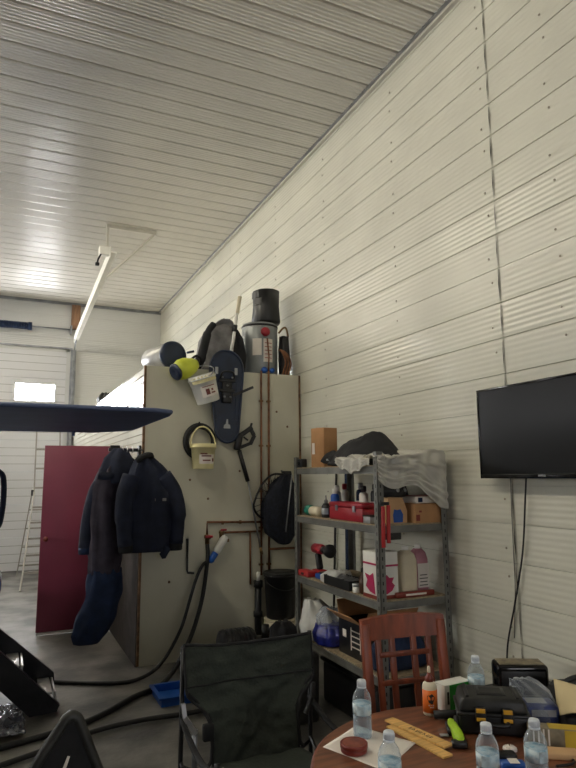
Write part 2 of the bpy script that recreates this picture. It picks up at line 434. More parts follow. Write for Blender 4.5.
# utility room (cream board box) in the right corner
b = MB(); b.box(((BX + WX) / 2, BY + .04, BZ / 2), (WX - BX, .08, BZ), 0)
for (x, z) in ((1.28, 1.28), (1.60, 1.62), (1.78, 1.44), (1.42, .7), (2.5, 2.3), (2.62, 2.15), (2.1, 1.7)):
    b.lathe([(0.012, 0), (0.008, .004)], (x, BY - .001, z), (0, -1, 0), 8, 1)
b.box((2.48, BY - .001, BZ - .03), (.52, .004, .05), 0)
struct(b.build('wall_utility_front', [M['plywood'], M['rust']]))
s = MB(); prof = ribbed(0, BZ, 0.0, per=.0705, ribs=1, amp=0.0, gw=.012, gd=.016)
s.box((BX + .055, (BY + .09 + YF) / 2, BZ / 2), (.07, YF - BY - .09, BZ))
ribbed_sheet(s, prof, BY + .0, YF, lambda t, q, dd: (BX - .002 - dd, q, t))
struct(s.build('wall_utility_left', M['wall']))
s = MB(); s.box((BX - .014, 6.42, .52), (.014, 1.46, 1.04)); struct(s.build('wall_shade_sheet', M['lowshade']))  # dark sheet standing in for shade on the lower side wall
s = MB(); s.box((BX - .004, BY - .003, BZ / 2 + .002), (.022, .022, BZ - .01)); struct(s.build('trim_5', M['rust']))
s = MB(); s.box(((BX + WX) / 2, (BY + YF) / 2, BZ - .02), (WX - BX - .02, YF - BY - .02, .03)); struct(s.build('ceiling_utility', M['plywood']))
s = MB(); s.box((WX - .012, BY - .006, BZ / 2), (.016, .012, BZ)); struct(s.build('trim_6', M['rust']))

# wooden header block beside the door spring
o = MB(); o.box((1.10, YF - .06, 4.74), (.16, .08, .48), 0, .006)
tag(o.build('wood_block', M['beam']), 'orange-brown wooden block high on the far wall at the end of the spring shaft', 'wood block')
t = thing('torsion_spring', 'dark torsion spring on a thin shaft above the white overhead door', 'door spring', (0.3, YF - .14, 4.46))
o = MB(); o.tube([(-1.6, YF - .14, 4.47), (1.05, YF - .14, 4.47)], .016); o.build('shaft', M['steel'], t)
o = MB()
pts = []
for i in range(520):
    a = i * 2 * PI / 10; pts.append((-1.2 + 1.45 * i / 520, YF - .14 + .058 * math.cos(a), 4.47 + .058 * math.sin(a)))
o.tube(pts, .014, n=5); o.tube([(.25, YF - .14, 4.47), (.32, YF - .14, 4.47)], .075, n=14); o.build('spring', M['navyblue'], t)
o = MB(); o.box((1.02, YF - .09, 4.47), (.03, .17, .16), 0, .004); o.build('end_bracket', M['steel'], t)

# overhead door track: upright, bend, long horizontal run, hanger
t = thing('door_track', 'galvanised steel overhead door track running from the far wall towards the camera below the ceiling', 'door track', (1.09, 12.1, 0))
o = MB()
path = [(1.09, 12.13, 0.0), (1.09, 12.13, 3.95)] + [(1.09, 12.13 - .32 * (1 - math.cos(a)), 3.95 + .27 * math.sin(a)) for a in (0.3, 0.7, 1.1, 1.5)]
for a, q in zip(path[:-1], path[1:]): o.bar(a, q, .055, .03, 0, up=(1, 0, 0))
o.build('upright_rail', M['steel'], t)
o = MB(); o.bar((1.09, 11.82, 4.22), (1.09, 7.55, 4.45), .02, .09, 0, up=(1, 0, 0))
o.bar((1.055, 11.82, 4.26), (1.055, 7.55, 4.49), .06, .015, 0, up=(1, 0, 0)); o.bar((1.055, 11.82, 4.18), (1.055, 7.55, 4.41), .06, .015, 0, up=(1, 0, 0))
o.build('horizontal_rail', M['white'], t)
o = MB(); o.bar((1.09, 8.1, 4.42), (1.09, 8.1, CZ - .012), .03, .03); o.bar((1.07, 8.1, CZ - .03), (1.74, 8.1, CZ - .03), .04, .05)
o.bar((1.72, 8.12, CZ - .04), (1.11, 8.6, 4.40), .025, .025); o.build('hanger', M['trim'], t)
o = MB(); o.box((0.995, 7.62, 4.47), (.14, .10, .11), 0, .01); o.build('end_stop', M['white'], t)
o = MB(); o.tube([(0.96, 7.6, 4.45), (0.91, 7.55, 4.33), (.90, 7.53, 4.28)], .011); o.box((.90, 7.53, 4.26), (.05, .05, .04), 0, .01); o.build('release_handle', M['blackmetal'], t)

# red door standing open
t = thing('red_door', 'tall dark red door standing open beside the hanging coats', 'door', (0.39, 7.2, 0))
o = MB(); o.box((.745, 7.2, 1.02), (.71, .045, 1.96), 0, .004); o.build('door_leaf', M['red'], t)
o = MB(); o.box((.745, 7.2, .025), (.70, .05, .022), 0); o.build('door_sweep', M['doorsweep'], t)
o = MB(); o.lathe([(.012, 0), (.012, .03), (.026, .035), (.028, .055), (.018, .07)], (.44, 7.178, 1.0), (0, -1, 0), 14); o.build('door_knob', M['brownpl'], t)
o = MB()
for z in (.3, 1.05, 1.8): o.tube([(1.112, 7.2, z - .05), (1.112, 7.2, z + .05)], .012)
o.box((1.125, 7.2, 1.05), (.03, .02, 1.6)); o.build('hinge', M['steel'], t)

# folding ladder by the far door
t = thing('ladder', 'splayed aluminium ladder standing before the white far door, left of the red door', 'ladder', (0.5, 10.6, 0))
def lad(x, y, z): return Vector((x, y, z))
for sx in (0.0, 0.42):
    o = MB(); o.bar((.305 + sx * 1.15, 10.05, 0), (.475 + sx * .95, 11.25, 1.40), .022, .055); o.bar((.475 + sx * .95, 11.25, 1.38), (.47 + sx * .9, 11.4, 2.62), .022, .05); o.build('front_rail', M['ladder'], t)
    o = MB(); o.bar((.28 + sx * 1.15, 11.55, 0), (.45 + sx, 11.34, 1.42), .018, .045); o.build('rear_rail', M['ladder'], t)
for k in range(5):
    q = (k + 1) / 6.0; a = Vector((.305, 10.05, 0)).lerp(Vector((.475, 11.25, 1.4)), q); e = Vector((.788, 10.05, 0)).lerp(Vector((.874, 11.25, 1.4)), q)
    o = MB(); o.bar(a, e, .05, .03); o.build('rung', M['ladder'], t)
for k in range(4):
    q = k / 3.5; a = Vector((.475, 11.25, 1.48)).lerp(Vector((.47, 11.4, 2.62)), q); e = Vector((.874, 11.25, 1.48)).lerp(Vector((.848, 11.4, 2.62)), q)
    o = MB(); o.bar(a, e, .05, .03); o.build('rung', M['ladder'], t)
for k in range(4):
    q = (k + .6) / 4.6; a = Vector((.28, 11.55, 0)).lerp(Vector((.45, 11.34, 1.42)), q); e = Vector((.763, 11.55, 0)).lerp(Vector((.87, 11.34, 1.42)), q)
    o = MB(); o.bar(a, e, .04, .025); o.build('rung', M['ladder'], t)
o = MB(); o.box((.455, 11.3, 1.40), (.05, .14, .10), 0, .01); o.box((.885, 11.3, 1.40), (.05, .14, .10), 0, .01); o.build('hinge', M['blackmetal'], t)

# vehicle reaching in from the left: flat dark roof, roll bar, blue body, tyre
t = thing('utility_vehicle', 'vehicle at the left edge with a long flat blue-black roof panel jutting in', 'vehicle', (-.8, 5.0, 0))
o = MB()
out = [(-1.6, 3.57), (.80, 3.60), (.905, 3.66), (.925, 3.80), (.93, 5.02), (.90, 5.12), (.66, 5.42), (-1.6, 5.42)]
o.prism(out, 2.030, 2.050, lambda u, v, q: (u, v, q))
rim = [(-1.6, 3.57), (.80, 3.60), (.905, 3.66), (.925, 3.80)]
o.tube([(u, v, 2.042) for u, v in rim], .014, n=8)
o.tube([(u, v, 2.040) for u, v in [(.925, 3.80), (.93, 5.02), (.90, 5.12), (.66, 5.42), (-1.6, 5.42)]], .014, n=8)

o.lathe([(.02, 0), (.02, .012), (.01, .02)], (.80, 4.2, 2.055), (0, 0, -1), 8)
o.tube([(.50, 5.3, 2.05), (.50, 5.3, 1.99)], .012)
o.build('roof_panel', M['roofblk'], t)
o = MB()
for y in (3.7, 5.35):
    o = MB(); o.tube(sm_path([(-.10, y, 2.03), (-.13, y, 1.96), (-.26, y, 1.80), (-.30, y, 1.2), (-.30, y, .85)]), .024); o.build('roll_bar', M['navy'], t)
o = MB()
o.tube(sm_path([(-.17, 5.35, 1.74), (-.04, 5.4, 1.70), (.0, 5.4, 1.62), (.0, 5.4, 1.38), (-.05, 5.4, 1.24), (-.30, 5.4, 1.1)]), .022)
o.build('side_loop', M['navy'], t)
o = MB(); o.box((-.9, 5.2, .64), (1.4, 2.5, .46), 0, .12, seg=3); o.box((-.12, 6.1, .74), (.30, .60, .24), 0, .09, seg=3); o.build('body', M['utv'], t)
for (y, x) in ((6.85, -.10), (4.2, -.36), (6.85, -1.5), (4.2, -1.5)):
    o = MB(); o.lathe([(.16, -.12), (.27, -.12), (.31, -.07), (.31, .07), (.27, .12), (.16, .12), (.15, -.12)], (x, y, .31), (1, 0, 0), 26)
    for k in range(18):
        a = 2 * PI * k / 18; o.box((x, y + .308 * math.cos(a), .31 + .308 * math.sin(a)), (.20, .035, .022), 0, 0, Matrix.Rotation(a + PI / 2, 4, 'X'))
    wh = o.build('wheel', M['rubber'], t)
    o = MB(); o.lathe([(.02, -.05), (.16, -.06), (.16, .06), (.02, .05)], (x, y, .31), (1, 0, 0), 18); o.build('rim', M['alu'], wh)

# black steps with bright treads leaning down to the floor on the left
t = thing('boarding_steps', 'black steps with bright metal treads slanting down to the floor at the left edge', 'steps', (.2, 4.95, 0))
near = [(-.15, .632), (.05, .455), (.447, .055), (.43, .012), (.25, .006), (.05, .21), (-.15, .393)]
o = MB(); o.prism(near, 4.86, 4.90, lambda u, v, q: (u, q, v)); o.build('side_rail', M['blackmetal'], t)
far = [(-.15, .6955), (-.10, .655), (.43, .17), (.44, .08), (.36, .03), (.0, .42), (-.15, .54)]
o = MB(); o.prism(far, 5.24, 5.28, lambda u, v, q: (u, q, v)); o.build('side_rail', M['blackmetal'], t)
for k in range(3):
    x = .385 - k * .225; z = .135 + k * .205
    o = MB(); o.box((x - .03, 5.07, z), (.085, .35, .016), 0, .004); o.box((x + .03, 5.07, z - .02), (.012, .35, .05), 0); o.build('tread', M['alu'], t)

o = MB()
o.grid(lambda u, v: (-.18 + .40 * u + .05 * fold((u, v, 0), 1, 3), 4.50 + .60 * v, .02 + .030 * (fold((u * 3, v * 5, 1)) + .5 * fold((u * 6, v * 11, 3)) + .6)), 40, 34, .004)
tag(o.build('plastic_sheet', M['wet']), 'wet shiny crumpled dark plastic sheet on the floor beneath the black steps', 'plastic sheet')

# ------------------------------------------------------------------ on top of the utility room
t = thing('duct', 'short white metal cylinder lying on the utility room roof with its dark round end forward', 'cylinder', (1.44, 6.0, BZ))
ax = Vector((-.25, 1, 0)).normalized()
o = MB(); c0 = Vector((1.445, 5.80, BZ + .142))
o.lathe([(.138, 0), (.138, .42), (.09, .46)], c0, ax, 26); o.build('shell', M['alu'], t)
o = MB(); o.lathe([(.001, -.022), (.10, -.020), (.141, -.010), (.143, .02), (.136, .02)], c0, ax, 26); o.tube([c0 + Vector((.13, -.03, .03)), c0 + Vector((.20, -.03, .05))], .012); o.tube([c0 + Vector((-.04, -.02, -.11)), c0 + Vector((-.04, -.03, -.075))], .006); o.build('end_cap', M['snow'], t)

t = thing('water_heater', 'small grey upright water heater with paper labels and red knob on the utility room roof', 'water heater', (2.40, 5.98, BZ))
hx, hy = 2.445, 6.0
o = MB(); o.lathe([(.188, 0), (.195, .02), (.195, .55), (.185, .585), (.10, .60)], (hx, hy, BZ), n=32); o.build('tank', M['heater'], t)
o = MB(); o.lathe([(.199, .545), (.199, .565)], (hx, hy, BZ), n=32); o.build('band', M['blackmetal'], t)
o = MB(); o.lathe([(.198, .0), (.198, .03)], (hx, hy, BZ), n=32); o.build('band', M['blackmetal'], t)
def on_cyl(cx, cy, r, a0, a1, z0, z1, n=8):
    vs = []; fs = []
    for i in range(n + 1):
        a = a0 + (a1 - a0) * i / n
        for rr, z in ((r, z0), (r, z1), (r + .002, z1), (r + .002, z0)): vs.append((cx + rr * math.cos(a), cy + rr * math.sin(a), z))
    for i in range(n):
        for k in range(4): fs.append([i * 4 + k, i * 4 + (k + 1) % 4, i * 4 + 4 + (k + 1) % 4, i * 4 + 4 + k])
    fs += [[0, 1, 2, 3], [n * 4 + 3, n * 4 + 2, n * 4 + 1, n * 4]]
    return vs, fs
o = MB(); o.add(*on_cyl(hx, hy, .196, -2.35, -1.85, BZ + .22, BZ + .40)); o.add(*on_cyl(hx, hy, .196, -1.75, -1.20, BZ + .15, BZ + .40)); o.build('paper_label', M['paper'], t)
o = MB()
for k in range(5): o.add(*on_cyl(hx, hy, .1985, -1.68, -1.27, BZ + .19 + k * .04, BZ + .197 + k * .04), 0)
o.build('label_print', M['redpl'], t)
o = MB(); o.lathe([(.02, 0), (.05, .01), (.048, .03), (.02, .04)], (hx - .02, hy - .195, BZ + .47), (0, -1, 0), 18); o.build('knob', M['redpl'], t)
o = MB(); o.tube([(hx + .0, hy - .215, BZ + .40), (hx + .01, hy - .235, BZ + .2), (hx + .0, hy - .24, BZ + .03)], .009); o.build('drain_pipe', M['copper'], t)
o = MB(); o.lathe([(.03, 0), (.034, .02), (.03, .04)], (hx - .05, hy - .23, BZ + .05), (0, -1, 0), 12); o.lathe([(.026, 0), (.026, .03)], (hx + .04, hy - .23, BZ + .05), (0, -1, 0), 12); o.build('valve', M['blue'], t)
o = MB(); o.tube(sm_path([(hx + .19, hy - .08, BZ + .50), (hx + .24, hy - .1, BZ + .56), (hx + .275, hy - .1, BZ + .55), (hx + .29, hy - .1, BZ + .46), (hx + .26, hy - .1, BZ + .37), (hx + .2, hy - .09, BZ + .36)]), .011); o.tube([(hx + .19, hy - .1, BZ + .44), (hx + .28, hy - .12, BZ + .44)], .007); o.build('flex_line', M['brass'], t)

t = thing('torn_bucket', 'black ragged-edged plastic bucket standing on the grey water heater', 'bucket', (2.52, 6.0, BZ + .6))
o = MB()
o.lathe([(.001, .004), (.150, .004), (.16, .02), (.145, .20), (.150, .37), (.143, .37), (.138, .20), (.145, .025)], (2.52, 6.0, BZ + .602), n=30, fn=lambda a, h: 1 - (.10 * max(0, math.cos(a - PI * 1.08)) ** 6 * (1 if h > .15 else 0)) + .012 * math.sin(7 * a)); o.build('shell', M['black'], t)
o = MB(); o.add(*on_cyl(2.52, 6.0, .153, PI * .88, PI * 1.2, BZ + .88, BZ + .95)); o.add(*on_cyl(2.52, 6.0, .153, PI * 1.02, PI * 1.28, BZ + .80, BZ + .87)); o.build('torn_flap', M['black'], t)

o = MB()
o.loft([(1.95, 6.0, BZ + .005, .20, .19), (1.95, 6.0, BZ + .15, .21, .19), (1.97, 6.0, BZ + .34, .185, .16), (2.00, 6.0, BZ + .47, .155, .12), (2.05, 6.0, BZ + .55, .09, .06)], wr=.03, freq=6, seed=3)
t = thing('backpack', 'bulky dark grey backpack slumped on the utility room roof beside the water heater', 'backpack', (1.95, 5.95, BZ))
o.build('main_bag', M['greycloth'], t)
o = MB(); o.tube(sm_path([(1.86, 5.82, BZ + .50), (1.79, 5.78, BZ + .40), (1.74, 5.76, BZ + .22), (1.70, 5.75, BZ + .07), (1.70, 5.75, BZ + .05)]), [.035] * 7 + [.045] * 8 + [.05] * 8 + [.045, .03], n=10); o.build('shoulder_strap', M['blackcloth'], t)
o = MB(); o.loft([(2.16, 5.88, BZ + .02, .06, .07), (2.16, 5.88, BZ + .2, .08, .08), (2.14, 5.88, BZ + .38, .06, .07), (2.12, 5.88, BZ + .47, .02, .03)], wr=.02, freq=5, seed=8); o.build('side_pocket', M['blackcloth'], t)
o = MB(); o.grid(lambda u, v: (1.86 + .26 * u, 5.82 + .05 * v + .02 * math.sin(u * 7), BZ + .50 + .07 * math.sin(u * PI) - .04 * v + .015 * fold((u * 8, v * 5, 2))), 14, 8, .012); o.build('top_flap', M['greycloth'], t)

t = thing('ski_pole', 'slim white pole poking up out of the grey backpack', 'pole', (2.03, 5.74, BZ))
o = MB(); o.tube([(2.015, 5.73, BZ + .15), (2.085, 5.73, BZ + .62)], .018); o.build('shaft', M['white'], t)
o = MB(); o.tube([(2.085, 5.73, BZ + .62), (2.115, 5.73, BZ + .80)], .022); o.build('grip', M['cream'], t)
o = MB(); o.tube([(2.055, 5.73, BZ + .42), (2.066, 5.73, BZ + .49)], .026); o.build('clamp', M['black'], t)

o = MB(); o.loft([(2.69, 5.9, BZ + .0, .055, .07), (2.69, 5.9, BZ + .3, .06, .07), (2.69, 5.9, BZ + .46, .05, .05)], wr=.006, p=2)
tag(o.build('gas_cylinder', M['black']), 'dark narrow cylinder squeezed between the water heater and the right wall', 'cylinder')
t = MB()
for k in range(3): t.tube(sm_path([(2.60 + .03 * k, 5.74, BZ + .012), (2.63 + .03 * k, 5.73, BZ + .14), (2.60 + .02 * k, 5.73, BZ + .24), (2.57, 5.75, BZ + .28)]), .011)
tag(t.build('copper_hose', M['copper']), 'brown copper-coloured hose loops on the roof edge right of the water heater', 'hose')
o = MB(); o.loft([(1.24, 9.0, BZ + .0, .07, .12), (1.24, 9.0, BZ + .08, .08, .12), (1.26, 9.0, BZ + .16, .04, .06)], wr=.03, freq=7, seed=1)
tag(o.build('crumpled_bag', M['black']), 'small dark crumpled bag far back on the top edge of the striped utility wall', 'bag')

# ------------------------------------------------------------------ hung on the front of the utility room
FY = BY - .004
t = thing('copper_piping', 'thin brown copper water pipes running down the cream utility room front', 'pipes', (2.33, FY - .03, 0))
o = MB(); yp = FY - .025
o.tube([(2.318, yp, BZ + .02), (2.318, yp, .70)], .011); o.build('vertical_pipe', M['copper'], t)
o = MB(); o.tube([(2.40, yp, BZ + .02), (2.40, yp, .62)], .012); o.build('vertical_pipe', M['copper'], t)
o = MB(); o.tube([(2.318, yp, 1.205), (1.765, yp, 1.222), (1.765, yp, 1.10)], .011); o.build('supply_pipe', M['copper'], t)
o = MB(); o.tube([(2.318, yp, 1.115), (1.90, yp, 1.12)], .011); o.tube([(2.20, yp, 1.117), (2.205, yp, .62)], .010); o.tube([(2.40, yp, .94), (2.70, yp, .935)], .012); o.build('branch_pipe', M['copper'], t)
o = MB()
for z in (2.4, 1.95, 1.5, 1.15, .8):
    for x in (2.318, 2.40): o.box((x, yp + .008, z), (.04, .03, .018))
for x in (2.1, 1.92): o.box((x, yp + .008, 1.212), (.016, .03, .035)); 
o.build('pipe_clip', M['brass'], t)
t = thing('hose_valve', 'pair of brass hose taps on the cream wall where the black hoses start', 'tap', (1.8, FY - .05, 1.1))
o = MB(); o.lathe([(.022, 0), (.022, .05), (.03, .05), (.03, .08), (.018, .085)], (1.765, yp - .012, 1.025), (0, 0, 1), 12); o.box((1.765, yp - .04, 1.085), (.05, .03, .03), 0, .006); o.build('valve_body', M['brass'], t)
o = MB(); o.lathe([(.022, 0), (.022, .04), (.03, .05), (.016, .07)], (1.905, yp - .012, 1.075), (0, 0, 1), 12); o.box((1.94, yp - .04, 1.05), (.06, .03, .03), 0, .006); o.build('valve_body', M['brass'], t)
o = MB(); o.box((1.765, yp - .07, 1.095), (.07, .018, .022), 0, .006); o.build('tap_handle', M['redpl'], t)
o = MB(); o.box((1.91, yp - .06, 1.15), (.06, .018, .02), 0, .006); o.build('tap_handle', M['redpl'], t)
t = thing('filter_bottle', 'slanting white and blue plastic tube hanging at the brass hose taps', 'tube', (1.85, FY - .08, 1.0))
d_ = Vector((.148, 0, .22)).normalized(); a_ = Vector((1.775, FY - .085, .86))
o = MB(); o.lathe([(.018, .10), (.035, .12), (.038, .24), (.03, .27), (.02, .28)], a_, d_, 14); o.build('tube_body', M['white'], t)
o = MB(); o.lathe([(.016, .0), (.030, .02), (.032, .10), (.02, .105)], a_, d_, 14); o.build('tube_end', M['blue'], t)

o = MB(); o.tube([(1.58, FY - .02, 1.08), (1.58, FY - .02, .80), (1.585, FY - .03, .775), (1.64, FY - .05, .77)], .011); o.tube([(1.58, FY + .004, 1.07), (1.58, FY - .02, 1.07)], .011)
tag(o.build('wall_hook', M['blackmetal']), 'thin dark L-shaped hook on the cream wall right of the jackets', 'hook')

# pressure washer hoses
def hose(name, label, pts, r, m=None):
    o = MB(); o.tube(sm_path(pts, 8), r, n=10); return tag(o.build(name, m or M['rubber']), label, 'hose')
hose('hose', 'black hose from the slanting tube curving along the floor past the red door', [(1.775, FY - .085, .87), (1.71, 5.57, .85), (1.636, 5.53, .746), (1.56, 5.49, .55), (1.489, 5.45, .364), (1.40, 5.41, .22), (1.31, 5.38, .11), (1.20, 5.34, .04), (1.02, 5.27, .017), (.80, 5.33, .016), (.45, 5.54, .016), (-.3, 6.0, .016)], .015)
hose('hose', 'thick black hose from the left brass tap sweeping across the floor to the steps', [(1.765, yp - .012, 1.03), (1.755, yp - .06, .90), (1.70, 5.52, .63), (1.63, 5.44, .45), (1.548, 5.36, .299), (1.46, 5.28, .19), (1.365, 5.18, .10), (1.25, 5.08, .035), (1.16, 5.01, .020), (.97, 4.89, .020), (.75, 4.68, .020), (.56, 4.54, .020), (.30, 4.44, .020), (.08, 4.37, .022), (-.16, 4.30, .022)], .019)
hose('hose', 'black hose lying nearest the camera on the floor beside the camp chair', [(1.55, 4.42, .022), (1.24, 4.40, .022), (.95, 4.42, .022), (.65, 4.38, .022), (.35, 4.24, .020), (.05, 4.11, .020), (-.18, 4.02, .02)], .016)

# spray gun
t = thing('spray_lance', 'black pressure washer gun with a long thin lance hanging on the cream wall', 'spray gun', (2.1, FY - .04, 1.9))
gy = FY - .05
o = MB(); o.box((2.065, gy, 1.985), (.07, .045, .17), 0, .015, Matrix.Rotation(.18, 4, 'Y')); o.bar((2.05, gy, 2.02), (2.21, gy, 2.13), .045, .035, 0, up=(0, 1, 0), bev=.01); o.bar((2.09, gy, 1.93), (2.19, gy, 1.97), .03, .03, 0, up=(0, 1, 0)); o.bar((2.19, gy, 1.96), (2.235, gy, 2.05), .03, .03, 0, up=(0, 1, 0)); o.bar((2.23, gy, 2.05), (2.19, gy, 2.12), .03, .03, 0, up=(0, 1, 0)); o.tube([(2.19, gy, 2.11), (2.205, gy, 2.17)], .012); o.build('gun_body', M['black'], t)
o = MB(); o.bar((2.12, gy, 2.03), (2.165, gy, 2.0), .012, .02, 0, up=(0, 1, 0)); o.build('trigger', M['blackmetal'], t)
o = MB(); o.tube([(2.075, gy, 1.90), (2.165, gy, 1.60)], .022); o.build('foregrip', M['rubber'], t)
o = MB(); o.tube([(2.165, gy, 1.60), (2.29, gy - .02, .96)], .009); o.build('lance', M['steel'], t)
o = MB(); o.tube([(2.29, gy - .02, .97), (2.305, gy - .02, .90)], .015); o.build('nozzle', M['brass'], t)

t = thing('drain_standpipe', 'black upright drain pipe on the floor against the cream wall left of the black pail', 'pipe', (2.26, FY - .06, 0))
o = MB(); o.tube([(2.265, FY - .07, .0), (2.265, FY - .07, .66)], .034, n=14); o.build('pipe', M['black'], t)
o = MB(); o.lathe([(.043, 0), (.043, .05)], (2.265, FY - .07, .33), n=14); o.build('coupling', M['rubber'], t)
o = MB(); o.lathe([(.045, 0), (.045, .06)], (2.265, FY - .07, .60), n=14); o.build('coupling', M['rubber'], t)
o = MB(); o.tube([(2.265, FY - .07, .66), (2.27, FY - .07, .74)], .02); o.build('hose_end', M['white'], t)

# buckets and other hanging things
def bucket_prof(r0, r1, h): return [(.001, .003), (r0, .003), (r0 + .004, .01), (r1, h - .04), (r1 + .008, h - .038), (r1 + .008, h - .025), (r1, h - .024), (r1 + .002, h), (r1 - .005, h), (r0 - .004, .02)]
t = thing('hose_coil', 'dark coiled hose ring hanging behind the lower white bucket', 'hose coil', (1.67, FY - .05, 1.95))
o = MB()
for k in range(4): o.tube([(1.675 + (.152 - .010 * k) * math.cos(a), FY - .045 - .012 * (k % 2), 1.98 + (.165 - .012 * k) * math.sin(a)) for a in [2 * PI * i / 32 for i in range(32)]], .014, closed=True)
o.build('coil', M['rubber'], t)
o = MB(); o.tube([(1.66, FY + .005, 2.14), (1.66, FY - .07, 2.14), (1.66, FY - .08, 2.165)], .008); o.build('hook', M['blackmetal'], t)
t = thing('lower_bucket', 'small yellowed white bucket hanging upright in front of the dark hose ring', 'bucket', (1.70, FY - .17, 1.72))
bc = (1.672, FY - .175, 1.715)
o = MB(); o.lathe(bucket_prof(.092, .112, .235), bc, n=26); o.build('bucket_body', M['yellowed'], t)
o = MB(); o.tube([(bc[0] + .122 * math.cos(a), bc[1] + .03 * math.sin(a), bc[2] + .20 + .20 * math.sin(a)) for a in [PI * i / 16 for i in range(17)]], .007); o.tube([(bc[0], bc[1], bc[2] + .40), (bc[0] - .01, FY - .07, bc[2] + .40)], .006); o.build('bucket_handle', M['yellowed'], t)
o = MB(); o.add(*on_cyl(bc[0], bc[1], .1045, -2.2, -.75, bc[2] + .05, bc[2] + .15, 10)); lb = o.build('bucket_label', M['paper'], t)
o = MB()
for k, (a0, a1, z0) in enumerate(((-2.1, -1.5, .135), (-2.0, -1.1, .115), (-1.9, -1.2, .075), (-1.0, -.82, .07))): o.add(*on_cyl(bc[0], bc[1], .107, a0, a1, bc[2] + z0, bc[2] + z0 + (.012 if k < 3 else .03), 5))
o.build('label_print', M['brownpl'], lb)

t = thing('upper_bucket', 'tilted white bucket with printed label hanging at the roof edge left of the navy snowshoe', 'bucket', (1.70, FY - .15, 2.38))
axb = Vector((-.33, -.10, .95)).normalized(); ob = Vector((1.725, FY - .16, 2.345))
o = MB(); o.lathe(bucket_prof(.105, .128, .27), ob, axb, 26); o.build('bucket_body', M['white'], t)
R_ = Matrix(frame_from(axb)).transposed().to_4x4()
def bl(a0, a1, z0, z1, r):
    vs, fs = on_cyl(0, 0, r, a0, a1, z0, z1, 8); m = Matrix.Translation(ob) @ R_
    return [m @ Vector(v) for v in vs], fs
xb, yb, zb = frame_from(axb); fa = math.atan2(Vector((0, -1, 0)).dot(yb), Vector((0, -1, 0)).dot(xb))
o = MB(); o.add(*bl(fa - .65, fa + .65, .06, .17, .120)); lb = o.build('bucket_label', M['paper'], t)
o = MB(); o.add(*bl(fa - .5, fa + .5, .155, .163, .1235)); o.add(*bl(fa - .3, fa + .0, .08, .135, .1235)); o.add(*bl(fa + .1, fa + .45, .085, .098, .1235)); o.add(*bl(fa + .15, fa + .3, .11, .13, .1235)); o.build('label_print', M['brownpl'], lb)
o = MB(); o.add(*bl(fa - 1.2, fa + 1.2, .20, .262, .127)); o.build('rim_stain', M['yellowed'], t)
o = MB(); o.tube([ob + R_.to_3x3() @ Vector((.13 * math.cos(a), .13 * math.sin(a) , .24 + .12 * abs(math.sin(a * .5)))) for a in [PI * i / 14 + fa + .2 for i in range(15)]], .006); o.tube([(1.70, FY - .10, 2.74), (1.71, FY + .05, 2.70)], .006); o.build('bucket_handle', M['steel'], t)

t = thing('lime_funnel', 'lime yellow tapered plastic thing with dark round mouth drooping over the roof edge', 'funnel', (1.5, FY - .1, 2.6))
axl = Vector((-.86, -.30, -.42)).normalized(); ol = Vector((1.58, FY - .08, 2.705))
o = MB(); o.lathe([(.045, -.05), (.075, .0), (.098, .07), (.100, .14), (.078, .20)], ol, axl, 22, fn=lambda a, h: 1 + .05 * math.sin(3 * a + h * 30)); o.build('lime_body', M['lime'], t)
o = MB(); o.lathe([(.080, .19), (.083, .21), (.066, .225), (.03, .215), (.001, .21)], ol, axl, 22); o.build('dark_mouth', M['snow'], t)
o = MB(); o.tube(sm_path([ol + Vector((-.02, .0, .05)), ol + Vector((.03, -.03, .09)), ol + Vector((.08, -.01, .06)), ol + Vector((.10, .06, .012))]), .012); o.build('strap', M['blackcloth'], t)

t = thing('snowshoe', 'long navy plastic snowshoe hanging from the roof edge beside the tilted bucket', 'snowshoe', (1.93, FY - .06, 2.0))
def so(h):   # half width along the length (0 tail .. .9 top)
    t_ = h / .90
    w_ = .170 * min(1, .62 + .5 * t_) 
    if t_ < .12: w_ *= math.sqrt(max(0, 1 - ((.12 - t_) / .12) ** 2))
    if t_ > .80: w_ *= math.sqrt(max(0, 1 - ((t_ - .80) / .205) ** 2))
    return max(w_, .004)
sx, sy, sz = 1.93, FY - .055, 1.975
hs = [0, .003, .01, .025, .05, .08, .11, .2, .3, .4, .5, .6, .7, .73, .77, .81, .84, .865, .885, .895, .90]
def lean(h): return -.035 * (1 - h / .9)
R2 = [(sx + so(h) + lean(h) * -.4, h) for h in hs]; L2 = [(sx - so(h) + lean(h) * -.4, h) for h in hs]
out = R2 + L2[::-1]
o = MB(); o.prism(out, -.012, .012, lambda u, v, q: (u, sy + q, sz + v)); o.tube([(u, sy - .012, sz + v) for u, v in out], .013, n=6, closed=True)
for k in (-1, 1): o.bar((sx + k * .10, sy - .016, sz + .22), (sx + k * .115, sy - .016, sz + .62), .02, .012, 0, up=(0, 1, 0))
o.build('deck', M['snow'], t)
o = MB(); o.box((sx, sy - .03, sz + .50), (.10, .035, .24), 0, .015); o.box((sx, sy - .045, sz + .60), (.16, .02, .03), 0, .006); o.box((sx, sy - .045, sz + .50), (.15, .02, .03), 0, .006)
o.tube(sm_path([(sx - .07, sy - .04, sz + .62), (sx - .05, sy - .07, sz + .68), (sx + .05, sy - .07, sz + .68), (sx + .07, sy - .04, sz + .62)]), .010)
o.bar((sx + .06, sy - .04, sz + .455), (sx + .27, sy - .05, sz + .55), .026, .008, 0, up=(0, 1, 0)); bd = o.build('binding', M['black'], t)
o = MB()
for (x, z) in ((-.05, .63), (.05, .63), (-.03, .44), (.03, .44), (0, .55)): o.lathe([(.012, 0), (.010, .006)], (sx + x, sy - .05, sz + z), (0, -1, 0), 8)
o.build('rivet', M['steel'], bd)
o = MB()   # pale emblem near the tail
